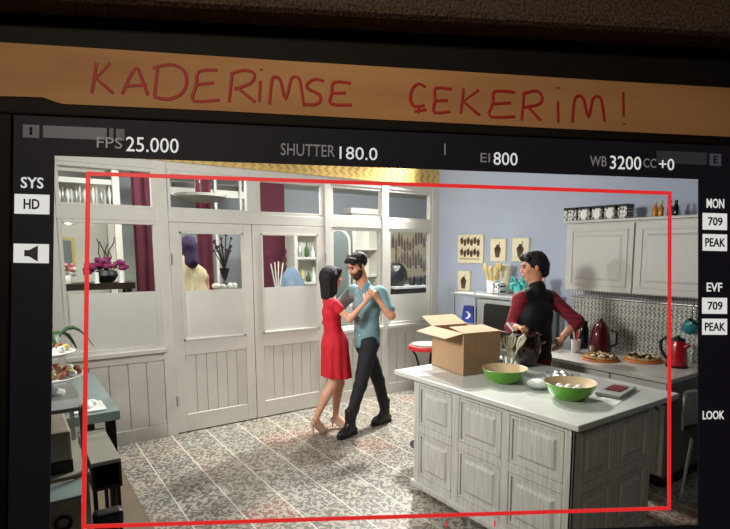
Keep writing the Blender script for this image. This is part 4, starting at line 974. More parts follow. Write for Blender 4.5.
def face_parts(q, A, root, s_=1.0, lip=LIP):
    mb = MB()
    R = Matrix((A[0], A[1], A[2])).transposed().to_4x4()
    for sx in (-1, 1):
        p = q(sx*.031, .088, .010); mb.ball((0, 0, 0), (.012*s_, .007*s_, .007*s_), 10, Matrix.Translation(p) @ R)
    mb.build('eyes', EYE, root, smooth=True)
    mb = MB()
    for sx in (-1, 1): mb.tube([q(sx*.014, .098, .030), q(sx*.032, .096, .036), q(sx*.05, .082, .030)], .005*s_, 6)
    mb.build('eyebrows', HAIRD, root, smooth=True)
    mb = MB(); mb.ball((0, 0, 0), (.020*s_, .006*s_, .005*s_), 10, Matrix.Translation(q(0, .096, -.0525)) @ R); mb.ball((0, 0, 0), (.017*s_, .006*s_, .006*s_), 10, Matrix.Translation(q(0, .094, -.063)) @ R)
    mb.build('lips', lip, root, smooth=True)
def hand(F, wrist, d, palm, curl=.5, side=1, s_=1.0):
    """wrist point, finger direction d, palm normal (the way fingers close)"""
    d = nrm(d); n = nrm(palm); n = (n-d*n.dot(d)).normalized(); t = d.cross(n)*side; w_ = Vector(wrist)
    kn = w_+d*.085*s_
    F.cap(tuple(w_), tuple(w_+d*.03*s_), .022*s_, .024*s_, .015)
    F.cap(tuple(w_+d*.035*s_+t*.014*s_), tuple(kn+t*.022*s_-d*.01*s_), .016*s_, .013*s_, .008); F.cap(tuple(w_+d*.035*s_-t*.014*s_), tuple(kn-t*.022*s_-d*.014*s_), .016*s_, .013*s_, .008)
    F.cap(tuple(w_+d*.04*s_), tuple(kn), .016*s_, .013*s_, .010)
    for i, L in enumerate((.070, .080, .074, .058)):
        o_ = t*(.029-.0195*i)*s_; p0 = kn+o_-d*.006*s_*abs(i-1); a = curl*1.0
        p1 = p0+(d*math.cos(a)+n*math.sin(a))*L*.5*s_; a2 = curl*2.1; p2 = p1+(d*math.cos(a2)+n*math.sin(a2))*L*.32*s_; a3 = curl*2.9; p3 = p2+(d*math.cos(a3)+n*math.sin(a3))*L*.25*s_
        F.cap(tuple(p0), tuple(p1), .0095*s_, .0088*s_, .004); F.cap(tuple(p1), tuple(p2), .0088*s_, .0082*s_, .003); F.cap(tuple(p2), tuple(p3), .0082*s_, .007*s_, .003)
    b0 = w_+d*.025*s_+t*.022*s_; b1_ = b0+(d*.6+t*.7+n*.35).normalized()*.042*s_; b2_ = b1_+(d*.85+t*.1+n*.6).normalized()*.035*s_
    F.cap(tuple(b0), tuple(b1_), .014*s_, .011*s_, .008); F.cap(tuple(b1_), tuple(b2_), .0105*s_, .008*s_, .003)
def V(*a): return Vector(a)

# --- woman in the red dress
W = dict(pel=V(2.655, 4.62, .93), wst=V(2.635, 4.62, 1.09), chs=V(2.630, 4.62, 1.24), nb=V(2.625, 4.63, 1.385), hd=V(2.655, 4.655, 1.572),
         Rs=V(2.575, 4.485, 1.335), Ls=V(2.675, 4.765, 1.335), Re=V(2.685, 4.37, 1.185), Rw=V(2.825, 4.30, 1.355), Le=V(2.84, 4.83, 1.27), Lw=V(2.93, 4.74, 1.43),
         Rh=V(2.64, 4.555, .90), Lh=V(2.675, 4.70, .90), Rk=V(2.61, 4.585, .50), Ra=V(2.415, 4.60, .165), Rt=V(2.525, 4.615, .03), Lk=V(2.735, 4.66, .48), La=V(2.685, 4.665, .135), Lt=V(2.77, 4.60, .025))
wr = thing('person', 'woman with black bob in a short red dress and pale heels, dancing', 'person', (2.62, 4.62, 0))
F = Field((2.30, 4.15, -.01), (3.08, 5.0, 1.75), .0075)
ac = (W['Ls']-W['Rs']).normalized(); fwd = (1, -.25, 0)
F.cap(W['pel'], W['wst'], .105, .085, .03, (fwd, .85)); F.cap(W['wst'], W['chs'], .082, .10, .04, (fwd, .85)); F.cap(W['chs'], W['nb']-V(0, 0, .05), .10, .07, .04, (fwd, .75))
F.cap(W['Rs'], W['Ls'], .046, .046, .04); F.cap(W['nb']-V(0, 0, .03), W['hd']-V(.0, 0, .06), .047, .045, .02)
qW, AW = head(F, W['hd'], (.93, -.12, .10), .96)
for s_, k in (('R', .02), ('L', .02)):
    F.cap(W[s_+'s'], W[s_+'e'], .043, .033, .025); F.cap(W[s_+'e'], W[s_+'w'], .034, .021, .012)
    F.cap(W[s_+'h'], W[s_+'k'], .085, .052, .03)
    kn, an = W[s_+'k'], W[s_+'a']; cf = kn.lerp(an, .32)+V(-.014, 0, 0); F.cap(kn, cf, .050, .050, .02); F.cap(cf, an, .049, .028, .02)
    F.cap(an, W[s_+'t'].lerp(an, .25), .030, .026, .015)
hand(F, W['Rw'], (.5, -.1, .85), (.6, .6, .2), .55, 1, .9); hand(F, W['Lw'], (.6, -.5, .25), (.1, -.1, -1), .3, -1, .9)
F.mesh('body', SKINF, wr); face_parts(qW, AW, wr, .96)
F = Field((2.36, 4.3, .5), (2.98, 4.95, 1.44), .0075)
F.cap(W['wst'], W['chs'], .093, .112, .03, (fwd, .85)); F.cap(W['chs'], W['nb']-V(0, 0, .075), .112, .082, .04, (fwd, .78)); F.cap(W['Rs']-V(0, 0, .01), W['Ls']-V(0, 0, .01), .056, .056, .03)
for s_ in 'RL': F.cap(W[s_+'s'], W[s_+'s'].lerp(W[s_+'e'], .36), .056, .052, .02)
F.cap(W['wst']+V(0, 0, .01), W['pel']-V(-.005, 0, .03), .096, .150, .03, (fwd, .86)); F.cap(W['pel']-V(-.005, 0, .03), V(2.675, 4.62, .54), .150, .172, .03, (fwd, .9))
ax = [F.lo[i]+F.h*np.arange(F.n[i], dtype=np.float32) for i in range(3)]
ang = np.arctan2((ax[1]-4.62)[None, :], (ax[0]-2.66)[:, None]); fall = np.clip((1.05-ax[2])/.5, 0, 1)
F.F = F.F+(.011*np.sin(ang*11)[:, :, None]*fall[None, None, :]).astype(np.float32)
F.cut((2.67, 4.62, .565), (-.1, 0, -1)); F.cut((2.61, 4.62, 1.385), (.35, .1, 1))
F.mesh('dress', DRESS, wr)
F = Field((2.48, 4.48, 1.30), (2.84, 4.84, 1.75), .006)
c = W['hd']; f_, r_, u_ = frame((.93, -.12, .10))
g = lambda x, y, z: tuple(c+r_*x+f_*y+u_*z)
F.ell(g(0, -.018, .040), (.090, .107, .096), AW, 0)
F.cap(g(.035, -.05, .02), g(.045, -.065, -.165), .062, .050, .03); F.cap(g(-.035, -.05, .02), g(-.045, -.065, -.165), .062, .050, .03); F.cap(g(0, -.07, .0), g(0, -.085, -.17), .060, .046, .03)
F.cap(g(.074, .01, .03), g(.076, -.01, -.13), .022, .022, .03); F.cap(g(-.074, .01, .03), g(-.076, -.01, -.13), .022, .022, .03); F.cap(g(.04, .075, .075), g(-.04, .075, .075), .03, .03, .03)
F.noise(.004, 170, 170, 12); F.ell(g(0, .105, -.035), (.062, .085, .085), AW, 0, 'sub'); F.cut(g(0, 0, -.185), tuple(-u_+f_*.1))
F.mesh('hair', HAIRB, wr)
def pump(root, an, toe, heel, name='shoe', strap=True):
    F = Field(np.minimum(np.minimum(an, toe), heel)-.09, np.maximum(np.maximum(an, toe), heel)+.09, .0055)
    d = (toe-an); d.z = 0; d.normalize(); hl = an+V(0, 0, -.035)-d*.025
    ball_ = toe-d*.03
    F.cap(hl, ball_, .028, .033, .015); F.cap(ball_, toe+d*.035, .031, .012, .015); F.ell(tuple(an+V(0, 0, .045)+d*.02), (.034, .034, .05), None, 0, 'sub')
    F.cap(hl-d*.004, hl-d*.008+V(0, 0, -max(.01, hl.z-.012)), .014, .006, .008); F.cut((0, 0, .002), (0, 0, -1))
    return F.mesh(name, SHOE, root)
pump(wr, W['Ra'], W['Rt'], W['Ra']+V(0, 0, -.15)); pump(wr, W['La'], W['Lt'], W['La']+V(0, 0, -.12))

# --- man in the teal shirt
Mn = dict(pel=V(2.975, 4.50, .92), wst=V(2.975, 4.50, 1.08), chs=V(2.965, 4.49, 1.29), nb=V(2.94, 4.48, 1.49), hd=V(2.842, 4.462, 1.70),
          Ls=V(3.02, 4.32, 1.43), Rs=V(2.915, 4.66, 1.43), Le=V(3.065, 4.20, 1.215), Lw=V(2.955, 4.265, 1.375), Re=V(2.83, 4.86, 1.23), Rw=V(2.70, 4.80, 1.13),
          Lh=V(2.955, 4.42, .90), Rh=V(2.99, 4.58, .90), Lk=V(2.83, 4.405, .50), La=V(2.70, 4.395, .11), Lt=V(2.56, 4.35, .035), Rk=V(3.135, 4.53, .485), Ra=V(3.215, 4.52, .11), Rt=V(3.055, 4.49, .035))
mr_ = thing('person', 'bearded man in a teal short-sleeved shirt and black trousers, dancing', 'person', (2.95, 4.48, 0))
F = Field((2.46, 4.05, -.01), (3.36, 5.0, 1.88), .0075)
fwd = (-1, -.3, 0)
F.cap(Mn['pel'], Mn['wst'], .125, .115, .04, (fwd, .8)); F.cap(Mn['wst'], Mn['chs'], .115, .135, .05, (fwd, .78)); F.cap(Mn['chs'], Mn['nb']-V(0, 0, .07), .13, .08, .05, (fwd, .75))
F.cap(Mn['Rs'], Mn['Ls'], .06, .06, .05); F.cap(Mn['nb']-V(0, 0, .03), Mn['hd']+V(.035, .01, -.06), .060, .056, .02)
qM, AM = head(F, Mn['hd'], (-.88, -.02, -.40), 1.03)
for s_ in 'LR':
    F.cap(Mn[s_+'s'], Mn[s_+'e'], .056, .044, .03); F.cap(Mn[s_+'e'], Mn[s_+'e'].lerp(Mn[s_+'w'], .3), .044, .043, .02); F.cap(Mn[s_+'e'].lerp(Mn[s_+'w'], .3), Mn[s_+'w'], .043, .026, .012)
    F.cap(Mn[s_+'h'], Mn[s_+'k'], .085, .056, .03); F.cap(Mn[s_+'k'], Mn[s_+'a'], .054, .040, .02); F.cap(Mn[s_+'a'], Mn[s_+'t'], .035, .028, .015)
hand(F, Mn['Lw'], (-.55, -.02, .75), (-.4, .55, .3), .7, -1, 1.0); hand(F, Mn['Rw'], (-.85, -.35, -.1), (.2, -1, 0), .25, 1, 1.0)
F.mesh('body', SKINM, mr_); face_parts(qM, AM, mr_, 1.03)
F = Field((2.70, 4.05, .80), (3.25, 4.95, 1.60), .0075)
F.cap(Mn['pel']-V(0, 0, .0), Mn['wst'], .142, .132, .04, (fwd, .82)); F.cap(Mn['pel']-V(0, 0, .12), Mn['pel'], .140, .142, .03, (fwd, .85)); F.cap(Mn['wst'], Mn['chs'], .132, .148, .05, (fwd, .80)); F.cap(Mn['chs'], Mn['nb']-V(0, 0, .09), .145, .092, .05, (fwd, .78)); F.cap(Mn['Rs'], Mn['Ls'], .071, .071, .05)
F.cap(Mn['nb']-V(0, 0, .06), Mn['nb']+V(-.01, 0, .012), .078, .070, .02)
for s_ in 'LR': F.cap(Mn[s_+'s'], Mn[s_+'s'].lerp(Mn[s_+'e'], .72), .072, .066, .02)
F.noise(.006, 34, 30, 26, .6)
for s_ in 'LR': pass
F.cut((2.97, 4.5, .865), (0, 0, -1))
F.ell(tuple(Mn['nb']+V(-.09, -.02, .03)), (.05, .035, .07), None, 0, 'sub')
F.mesh('shirt', SHIRT, mr_)
F = Field((2.56, 4.25, .10), (3.36, 4.75, 1.0), .0075)
F.cap(Mn['pel']+V(0, 0, .02), Mn['pel']-V(0, 0, .05), .134, .128, .03, (fwd, .82))
for s_ in 'LR':
    F.cap(Mn[s_+'h'], Mn[s_+'k'], .098, .068, .03); F.cap(Mn[s_+'k'], Mn[s_+'a']+V(0, 0, .06), .066, .056, .02)
F.noise(.004, 40, 40, 44); F.mesh('trousers', DENIM, mr_)
def boot(root, an, toe, hk=.022):
    F = Field(np.minimum(an, toe)-.12, np.maximum(an, toe)+.16, .006)
    d = toe-an; d.z = 0; d.normalize(); hl = V(an.x, an.y, .045)-d*.045
    F.cap(an+V(0, 0, .13), V(an.x, an.y, .07), .058, .05, .02); F.cap(hl, V(toe.x, toe.y, .042)-d*.03, .044, .044, .02); F.cap(V(toe.x, toe.y, .042)-d*.03, V(toe.x, toe.y, .04), .044, .034, .02)
    F.cap(V(an.x, an.y, .11), V(toe.x, toe.y, .05)-d*.05, .045, .036, .03); F.cut((0, 0, .022), (0, 0, -1))
    o = F.mesh('boot', BOOT, root)
    F = Field(np.minimum(an, toe)-.12, np.maximum(an, toe)+.12, .006); F.cap(V(hl.x, hl.y, .03), V(toe.x, toe.y, .03), .050, .046, .01); F.cut((0, 0, .026), (0, 0, 1)); F.cut((0, 0, .001), (0, 0, -1)); F.mesh('sole', BLACKP, o)
boot(mr_, Mn['La'], Mn['Lt']); boot(mr_, Mn['Ra'], Mn['Rt'])
c = Mn['hd']; f_, r_, u_ = frame((-.88, -.02, -.40)); g = lambda x, y, z: tuple(c+(r_*x+f_*y+u_*z)*1.03)
F = Field((2.66, 4.30, 1.55), (3.02, 4.64, 1.90), .006)
F.ell(g(0, -.028, .048), (.085, .100, .088), AM, 0)
for i in range(26):
    a = random.uniform(-1, 1); b_ = random.uniform(-.8, 1); F.ell(g(a*.062, b_*.082+.0, .108-.03*a*a-.02*b_*b_+random.uniform(-.005, .018)), (.026, .026, .022), AM, .012)
F.cap(g(.075, .01, .03), g(.074, .02, -.01), .012, .009, .02); F.cap(g(-.075, .01, .03), g(-.074, .02, -.01), .012, .009, .02)
F.noise(.004, 120, 120, 120); F.ell(g(0, .115, -.03), (.075, .075, .085), AM, 0, 'sub'); F.ell(g(0, -.06, -.09), (.08, .06, .05), AM, 0, 'sub')
F.mesh('hair', HAIRD, mr_)
F = Field((2.66, 4.33, 1.50), (2.96, 4.62, 1.78), .0055)
F.ell(g(0, .034, -.044), (.0635, .067, .079), AM, 0).cap(g(0, .066, -.096), g(0, .05, -.088), .026, .03, .02); F.ell(g(0, .09, -.042), (.026, .016, .006), AM, .006)
F.ell(g(0, .085, .02), (.09, .085, .06), AM, 0, 'sub'); F.ell(g(0, .115, -.058), (.021, .035, .013), AM, 0, 'sub')
F.mesh('beard', BEARD, mr_)
for z in (1.0, 1.1, 1.2, 1.3, 1.4): MB().ball((2.858, 4.465, z), .006, 8).build('button', WHITEC, mr_, smooth=True)

# --- man in the black vest at the worktop
K = dict(pel=V(3.715, 2.93, .95), wst=V(3.705, 2.93, 1.10), chs=V(3.69, 2.93, 1.30), nb=V(3.685, 2.93, 1.50), hd=V(3.665, 2.945, 1.715),
         Ls=V(3.535, 2.965, 1.44), Rs=V(3.845, 2.90, 1.44), Le=V(3.535, 3.06, 1.19), Lw=V(3.425, 2.91, 1.215), Re=V(3.975, 2.70, 1.245), Rw=V(3.845, 2.745, 1.12),
         Lh=V(3.63, 2.93, .92), Rh=V(3.80, 2.93, .92), Lk=V(3.64, 2.96, .49), La=V(3.64, 2.93, .11), Lt=V(3.62, 3.07, .035), Rk=V(3.81, 2.96, .49), Ra=V(3.82, 2.92, .11), Rt=V(3.83, 3.06, .035))
kr = thing('person', 'man in a black vest over maroon shirt, back turned, hand on hip', 'person', (3.71, 2.93, 0))
F = Field((3.22, 2.5, -.01), (4.12, 3.25, 1.88), .0075); fwd = (0, 1, 0)
F.cap(K['pel'], K['wst'], .125, .12, .04, (fwd, .8)); F.cap(K['wst'], K['chs'], .12, .14, .05, (fwd, .75)); F.cap(K['chs'], K['nb']-V(0, 0, .07), .135, .08, .05, (fwd, .75)); F.cap(K['Rs'], K['Ls'], .06, .06, .05)
F.cap(K['nb']-V(0, 0, .03), K['hd']-V(-.01, .015, .06), .06, .056, .02)
qK, AK = head(F, K['hd'], (-.80, .55, -.16), 1.03)
for s_ in 'LR':
    F.cap(K[s_+'s'], K[s_+'e'], .056, .044, .03); F.cap(K[s_+'e'], K[s_+'e'].lerp(K[s_+'w'], .3), .043, .042, .02); F.cap(K[s_+'e'].lerp(K[s_+'w'], .3), K[s_+'w'], .042, .028, .012)
    F.cap(K[s_+'h'], K[s_+'k'], .08, .056, .03); F.cap(K[s_+'k'], K[s_+'a'], .054, .040, .02); F.cap(K[s_+'a'], K[s_+'t'], .035, .028, .015)
hand(F, K['Lw'], (.0, -.9, .05), (.3, 0, -1), .9, 1, .95); hand(F, K['Rw'], (-.22, .28, -.95), (-.9, .3, .1), .35, 1, 1.0)
F.mesh('body', SKINM, kr); face_parts(qK, AK, kr, 1.03)
F = Field((3.30, 2.5, .78), (4.12, 3.25, 1.60), .0075)
F.cap(K['pel']-V(0, 0, .1), K['wst'], .136, .128, .04, (fwd, .82)); F.cap(K['wst'], K['chs'], .128, .146, .05, (fwd, .77)); F.cap(K['Rs'], K['Ls'], .068, .068, .05); F.cap(K['nb']-V(0, 0, .06), K['nb']+V(0, 0, .03), .075, .066, .02)
F.cap(K['Ls'], K['Le'], .065, .053, .03); F.cap(K['Le'], K['Le'].lerp(K['Lw'], .75), .053, .042, .02); F.cap(K['Rs'], K['Re'], .065, .055, .03); F.cap(K['Re'], K['Re'].lerp(K['Rw'], .25), .056, .055, .02)
F.noise(.005, 36, 36, 30); F.cut((3.7, 2.9, .84), (0, 0, -1)); F.mesh('shirt', PLAID, kr)
F = Field((3.42, 2.65, .86), (4.0, 3.2, 1.64), .0075)
F.cap(K['pel']-V(0, 0, .03), K['wst'], .152, .146, .04, (fwd, .84)); F.cap(K['wst'], K['chs'], .146, .166, .05, (fwd, .80)); F.cap(K['chs'], K['nb']-V(0, 0, .05), .160, .10, .05, (fwd, .80)); F.cap(K['Rs'].lerp(K['Ls'], .16)+V(0, -.005, .012), K['Rs'].lerp(K['Ls'], .84)+V(0, -.005, .012), .075, .075, .04)
F.cap(K['nb']-V(0, 0, .06), K['nb']+V(0, -.01, .045), .084, .074, .02); F.ell(tuple(K['nb']+V(0, .02, .09)), (.064, .064, .05), None, 0, 'sub')
F.noise(.005, 30, 30, 24); F.cut((3.7, 2.9, .93), (0, 0, -1)); F.mesh('vest', VEST, kr)
F = Field((3.46, 2.74, .10), (3.98, 3.12, 1.02), .0075)
F.cap(K['pel'], K['pel']-V(0, 0, .06), .132, .126, .03, (fwd, .82))
for s_ in 'LR': F.cap(K[s_+'h'], K[s_+'k'], .09, .066, .03); F.cap(K[s_+'k'], K[s_+'a']+V(0, 0, .05), .064, .056, .02)
F.mesh('trousers', DENIM, kr); boot(kr, K['La'], K['Lt']); boot(kr, K['Ra'], K['Rt'])
c = K['hd']; f_, r_, u_ = frame((-.80, .55, -.16)); g = lambda x, y, z: tuple(c+(r_*x+f_*y+u_*z)*1.03)
F = Field((3.48, 2.76, 1.55), (3.86, 3.12, 1.90), .006)
F.ell(g(0, -.026, .040), (.088, .104, .096), AK, 0)
for i in range(22):
    a = random.uniform(-1, 1); b_ = random.uniform(-.8, 1.05); F.ell(g(a*.06, b_*.084, .106-.03*a*a-.02*b_*b_+random.uniform(0, .012)), (.026, .026, .022), AK, .012)
F.ell(g(0, .068, .088), (.055, .032, .026), AK, .02); F.cap(g(0, -.09, .0), g(0, -.082, -.06), .05, .045, .03)
F.noise(.004, 120, 120, 120); F.ell(g(0, .12, -.03), (.08, .075, .085), AK, 0, 'sub'); F.ell(g(.088, .0, -.012), (.022, .024, .034), AK, 0, 'sub'); F.ell(g(-.088, .0, -.012), (.022, .024, .034), AK, 0, 'sub')
F.mesh('hair', HAIRB, kr)

# --- person in the cream shawl behind the left door
sr = thing('person', 'person with purple headscarf and cream fringed shawl behind the left door', 'person', (1.62, 6.05, 0))
F = Field((1.25, 5.75, -.01), (2.0, 6.4, 2.0), .014); hd = V(1.63, 6.05, 1.88)
F.cap((1.62, 6.05, .95), (1.62, 6.05, 1.5), .13, .13, .05); F.cap((1.45, 6.05, 1.56), (1.79, 6.05, 1.56), .06, .06, .05); F.cap((1.62, 6.05, 1.55), (1.63, 6.05, 1.78), .055, .055, .02)
qs, As = head(F, hd, (-.3, .95, 0), .98)
for sx in (-1, 1):
    F.cap((1.62+sx*.08, 6.05, .93), (1.62+sx*.09, 6.05, .5), .085, .06, .03); F.cap((1.62+sx*.09, 6.05, .5), (1.62+sx*.09, 6.05, .1), .055, .04, .02); F.cap((1.62+sx*.09, 6.05, .06), (1.62+sx*.09, 6.18, .04), .036, .03, .02)
    F.cap((1.62+sx*.18, 6.05, 1.54), (1.62+sx*.22, 6.1, 1.25), .05, .04, .02); F.cap((1.62+sx*.22, 6.1, 1.25), (1.62+sx*.1, 6.25, 1.2), .04, .028, .02); hand(F, V(1.62+sx*.1, 6.25, 1.2), (-sx, .3, 0), (0, -.5, -1), .4, sx)
F.mesh('body', SKINF, sr)
F = Field((1.2, 5.7, .85), (2.05, 6.45, 1.85), .012)
F.cap((1.5, 6.05, 1.58), (1.74, 6.05, 1.58), .095, .095, .05); F.cap((1.62, 6.05, 1.60), (1.64, 6.05, 1.08), .15, .29, .06, ((0, 1, 0), .75)); F.cap((1.62, 6.05, 1.6), (1.63, 6.05, 1.74), .09, .075, .04)
ax = [F.lo[i]+F.h*np.arange(F.n[i], dtype=np.float32) for i in range(3)]
ang = np.arctan2((ax[1]-6.05)[None, :], (ax[0]-1.63)[:, None]); F.F = F.F+(.010*np.sin(ang*16)[:, :, None]*np.clip((1.7-ax[2])/.4, 0, 1)[None, None, :]).astype(np.float32)
F.cut((0, 0, 1.0), (0, 0, -1)); F.mesh('shawl', SHAWL, sr)
F = Field((1.45, 5.85, 1.62), (1.85, 6.3, 2.08), .010); F.ell(tuple(hd+V(0, -.012, .03)), (.10, .118, .112), As, 0); F.cap(hd+V(.02, -.06, -.02), hd+V(.02, -.09, -.15), .07, .075, .04); F.noise(.006, 60, 60, 40)
F.ell(tuple(hd+V(-.04, .12, -.03)), (.07, .07, .09), As, 0, 'sub'); F.mesh('headscarf', PURP, sr)

# ------------------------------------------------------------------ the monitor in front of the set
MONM = Matrix(((.862, .081, -.501, .524), (-.507, .101, -.856, .705), (-.019, .992, .128, 1.684), (0, 0, 0, 1)))
_q = MONM.to_quaternion(); MONM = Matrix.Translation((.524, .705, 1.684)) @ _q.to_matrix().to_4x4()
mon = thing('video_monitor', 'black video monitor framing the kitchen set with camera readouts', 'monitor', (0, 0, 0))
mon.matrix_world = MONM
def mbuild(mb, name, m_, parent=mon, bevel=0, smooth=False):
    OFF[parent.name] = Vector(); return mb.build(name, m_, parent, bevel=bevel, smooth=smooth)
X_, Yt, Yb = .5505, .3095, -.3150                      # picture opening
bz = MB().box(-.70, .70, .372, .56, -.045, .004).box(-.70, .70, -.44, -.372, -.045, .004).box(-.70, -.612, -.372, .372, -.045, .004).box(.612, .70, -.372, .372, -.045, .004)
mbuild(bz, 'bezel', BEZEL, bevel=.003)
db = MB().box(-.614, .614, Yt, .374, -.003, -.001).box(-.614, .614, -.374, Yb, -.003, -.001).box(-.614, -X_, Yb, Yt, -.003, -.001).box(X_, .614, Yb, Yt, -.003, -.001)
mbuild(db, 'display_border', PANELB)
g_ = .0030
gf = MB().box(-.4995, .4955, .2825-g_, .2825+g_, -.004, -.0015).box(-.4995, .4955, -.2835-g_, -.2835+g_, -.004, -.0015).box(-.4995-g_, -.4995+g_, -.2835-g_, .2825+g_, -.004, -.0015).box(.4955-g_, .4955+g_, -.2835-g_, .2825+g_, -.004, -.0015)
gf.box(.089, .091, -.304, -.296, -.004, -.0015).box(.174, .176, -.306, -.296, -.004, -.0015)
mbuild(gf, 'guide_frame', HUDR)
DG = []
def text(s_, m_, b, bold=0, parent=mon, z=.0005):
    cu = bpy.data.curves.new('t', 'FONT'); cu.body = s_; cu.size = 1; cu.offset = bold; cu.resolution_u = 3
    to = bpy.data.objects.new('t', cu); COL.objects.link(to); bpy.context.view_layer.update()
    me = bpy.data.meshes.new_from_object(to.evaluated_get(bpy.context.evaluated_depsgraph_get())); bpy.data.objects.remove(to, do_unlink=True)
    xs = [v.co.x for v in me.vertices]; ys = [v.co.y for v in me.vertices]
    for v in me.vertices:
        v.co.x = b[0]+(v.co.x-min(xs))/(max(xs)-min(xs))*(b[2]-b[0]); v.co.y = b[1]+(v.co.y-min(ys))/(max(ys)-min(ys))*(b[3]-b[1]); v.co.z = z
    bm = bmesh.new(); bm.from_mesh(me); r_ = bmesh.ops.extrude_face_region(bm, geom=bm.faces[:]); bmesh.ops.translate(bm, verts=[e for e in r_['geom'] if isinstance(e, bmesh.types.BMVert)], vec=(0, 0, .0006)); bmesh.ops.recalc_face_normals(bm, faces=bm.faces[:]); bm.to_mesh(me); bm.free()
    me.materials.clear()
    OFF[parent.name] = Vector()
    return link(me, 'readout_text' if parent is mon else 'badge_text', m_, parent)
for s_, k, *b in (('FPS', 'g', -.4851, .3237, -.4461, .3413), ('25.000', 'w', -.4403, .3199, -.3584, .3436), ('SHUTTER', 'g', -.1944, .3231, -.105, .3433), ('180.0', 'w', -.0971, .3205, -.0333, .3417),
                  ('EI', 'g', .1454, .3246, .1623, .3402), ('800', 'w', .1685, .3207, .2114, .3428), ('WB', 'g', .3436, .3252, .3742, .343), ('3200', 'w', .3807, .3212, .4389, .345), ('CC', 'g', .4436, .3261, .4673, .3423), ('+0', 'w', .473, .3228, .5017, .3435),
                  ('SYS', 'b', -.5987, .2553, -.5651, .2728), ('MON', 'b', .5644, .257, .5985, .2743), ('EVF', 'b', .5647, .1055, .5948, .1218), ('LOOK', 'b', .5574, -.125, .599, -.1097)):
    text(s_, HUDG if k == 'g' else HUDW, b, .012 if k == 'b' else .0)
def badge(b, s_=None, m_=HUDW, tm=HUDK, name='status_badge', inset=(.16, .2)):
    o = mbuild(MB().box(b[0], b[2], b[1], b[3], -.001, .0006), name, m_)
    if s_:
        w_, h_ = b[2]-b[0], b[3]-b[1]; text(s_, tm, (b[0]+w_*inset[0], b[1]+h_*inset[1], b[2]-w_*inset[0], b[3]-h_*inset[1]), .02, o, .0008)
    return o
badge((-.6079, .2147, -.5564, .2457), 'HD', inset=(.27, .24))
sp = badge((-.6083, .1368, -.5562, .167))
OFF[sp.name] = Vector()
MB().prism([(-.592, .147), (-.585, .147), (-.572, .139), (-.572, .1645), (-.585, .157), (-.592, .157)], .0006, Matrix.Translation((0, 0, .0007))).build('speaker_symbol', HUDK, sp)
badge((.5577, .218, .6044, .2479), '709', inset=(.2, .24)); badge((.5578, .1798, .6044, .2098), 'PEAK', inset=(.08, .24)); badge((.557, .0656, .6046, .0946), '709', inset=(.2, .24)); badge((.5571, .0276, .6047, .0566), 'PEAK', inset=(.08, .24))
badge((-.5969, .336, -.5726, .3564), '1', HUDD, HUDK, inset=(.42, .2)); badge((.5711, .3344, .5925, .3562), 'E', HUDD, HUDK, inset=(.3, .2))
badge((-.5669, .3369, -.4705, .3562), None, HUDD, name='level_bar'); badge((-.4665, .3369, -.460, .3560), None, HUDD2, name='level_bar'); badge((-.456, .3366, -.4428, .3557), None, HUDD2, name='level_bar'); badge((.4692, .3356, .5652, .3573), None, HUDD2, name='level_bar'); badge((.0819, .3348, .084, .3538), None, HUDG, name='tick_mark')
# stand out of sight below the picture
mbuild(MB().box(-.10, .10, -.50, -.40, -.10, -.045), 'bracket', BLACKM, bevel=.005)
inv = MONM.inverted(); p0 = inv @ Vector((.5735, .755, 1.25)); p1 = inv @ Vector((.60, .80, .03))
mbuild(MB().tube([(0, -.45, -.08), p0, p1], .025, 12), 'stand_pole', BLACKM)
b0 = MB().lathe([(.28, 0), (.28, .02), (.05, .04), (0, .04)], (.60, .80, 0)); bmesh.ops.transform(b0.b, matrix=inv, verts=b0.b.verts[:]); mbuild(b0, 'stand_base', BLACKM)
# tape with the handwritten line
tp = thing('paper_tape', 'strip of brown paper tape with red handwriting across the monitor top', 'tape', (0, 0, 0)); tp.matrix_world = MONM; OFF[tp.name] = Vector()
poly = [(-.69, .396), (-.60, .3985), (-.565, .399), (-.545, .3925), (-.535, .390), (-.30, .3905), (0, .3885), (.3, .387), (.69, .386), (.69, .475), (.4, .4755), (.1, .4775), (-.2, .479), (-.45, .4815), (-.69, .483)]
MB().prism(poly, .0012, Matrix.Translation((0, 0, .0045))).build('strip', TAPE, tp)
W1 = [[(-.4849, .4579), (-.4912, .4091)], [(-.4634, .4592), (-.4854, .4336), (-.459, .4107)], [(-.4451, .4098), (-.4345, .4364), (-.4231, .4533), (-.4143, .4334), (-.4055, .4102)], [(-.4383, .4232), (-.408, .4272)], [(-.3911, .4551), (-.3953, .4091)], [(-.3989, .4547), (-.37, .462), (-.3502, .4533), (-.3452, .4346), (-.3529, .4161), (-.3733, .4053), (-.3969, .4082)], [(-.2969, .457), (-.3264, .4529), (-.3301, .4297), (-.3346, .4047), (-.2924, .4085)], [(-.3301, .4313), (-.3023, .4361)], [(-.2735, .4534), (-.2779, .4051)], [(-.2767, .4515), (-.2542, .4594), (-.238, .4537), (-.2435, .4384), (-.2701, .427)], [(-.2636, .429), (-.2359, .4071)], [(-.2281, .4433), (-.2294, .4091)], [(-.2275, .4626), (-.2266, .4601)], [(-.2131, .4049), (-.2093, .4444), (-.2037, .4505), (-.1954, .4451), (-.1869, .4146), (-.1782, .4485), (-.1692, .4524), (-.1633, .4443), (-.1572, .4043)], [(-.1243, .448), (-.1393, .4506), (-.1517, .4415), (-.1492, .4333), (-.1325, .4257), (-.1299, .4149), (-.139, .4077), (-.1556, .4077)], [(-.0791, .4471), (-.1076, .4472), (-.1108, .4285), (-.1123, .4107), (-.0779, .4107)], [(-.1108, .4285), (-.0874, .4305)]]
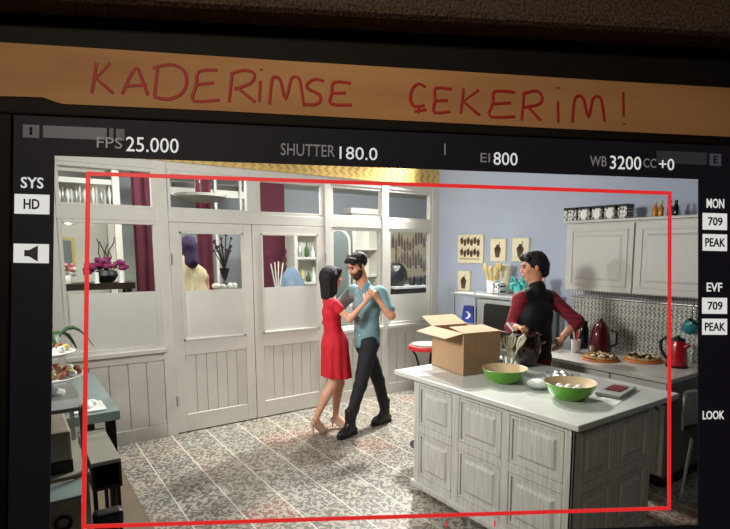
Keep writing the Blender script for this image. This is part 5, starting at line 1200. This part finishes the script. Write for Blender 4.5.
W2 = [[(.0474, .4469), (.0353, .4523), (.025, .4423), (.0216, .4249), (.0286, .4133), (.0459, .4158)], [(.0364, .4145), (.0348, .4016)], [(.0287, .4047), (.0494, .4091)], [(.0927, .4458), (.0648, .4461), (.0641, .4245), (.0625, .4046), (.0904, .4076)], [(.0641, .4245), (.0867, .4265)], [(.1138, .4486), (.1088, .4042)], [(.1403, .4474), (.1131, .426), (.1423, .4031)], [(.2045, .4463), (.1687, .4462), (.1653, .4251), (.1601, .4022), (.2047, .4043)], [(.1644, .4242), (.1974, .4276)], [(.2207, .4454), (.2165, .3978)], [(.2171, .4443), (.2424, .4509), (.2533, .44), (.247, .4274), (.2199, .4208)], [(.2289, .4212), (.2508, .3994)], [(.2816, .4344), (.2826, .3973)], [(.2814, .46), (.2824, .4565)], [(.3083, .3985), (.3118, .4367), (.32, .446), (.3284, .4402), (.3377, .4087), (.345, .4402), (.3542, .4469), (.3617, .4392), (.3674, .403)], [(.4018, .4564), (.4029, .4135)], [(.4039, .4019), (.4048, .3993)]]
for ws, cnt in ((W1, (2, 2, 2, 2, 3, 2, 1, 1, 2)), (W2, (3, 2, 2, 2, 3, 2, 1, 2))):
    k = 0
    for c_n in cnt:
        mb = MB()
        for s_ in ws[k:k+c_n]:
            p = [Vector((x, y, .0058)) for x, y in s_]
            if len(p) > 3:                             # soften the hand-drawn curves
                q = []
                for i in range(len(p)-1):
                    a, b, c_, d_ = p[max(0, i-1)], p[i], p[i+1], p[min(len(p)-1, i+2)]
                    for t in (0, .33, .66): q.append(.5*((2*b)+(c_-a)*t+(2*a-5*b+4*c_-d_)*t*t+(3*b-a-3*c_+d_)*t**3))
                p = q+[p[-1]]
            mb.tube(p, .0029, 6)
        for v in mb.b.verts: v.co.z = .0058+(v.co.z-.0058)*.25
        mb.build('letter', REDINK, tp); k += c_n
hdm = thing('monitor_hood', 'brown speckled fabric hood lying along the top of the monitor', 'hood', (0, 0, 0)); hdm.matrix_world = MONM; OFF[hdm.name] = Vector()
mb = MB(); hp_ = [(-.74, .522), (-.3, .528), (.2, .534), (.74, .540), (.74, .70), (-.74, .70)]
mb.prism(hp_, .06, Matrix.Translation((0, 0, .008))); mb.build('fabric', HOODM, hdm, bevel=.012)
MB().box(-.74, .74, .62, .70, -.08, .009).build('back_flap', HOODM, hdm, bevel=.006)
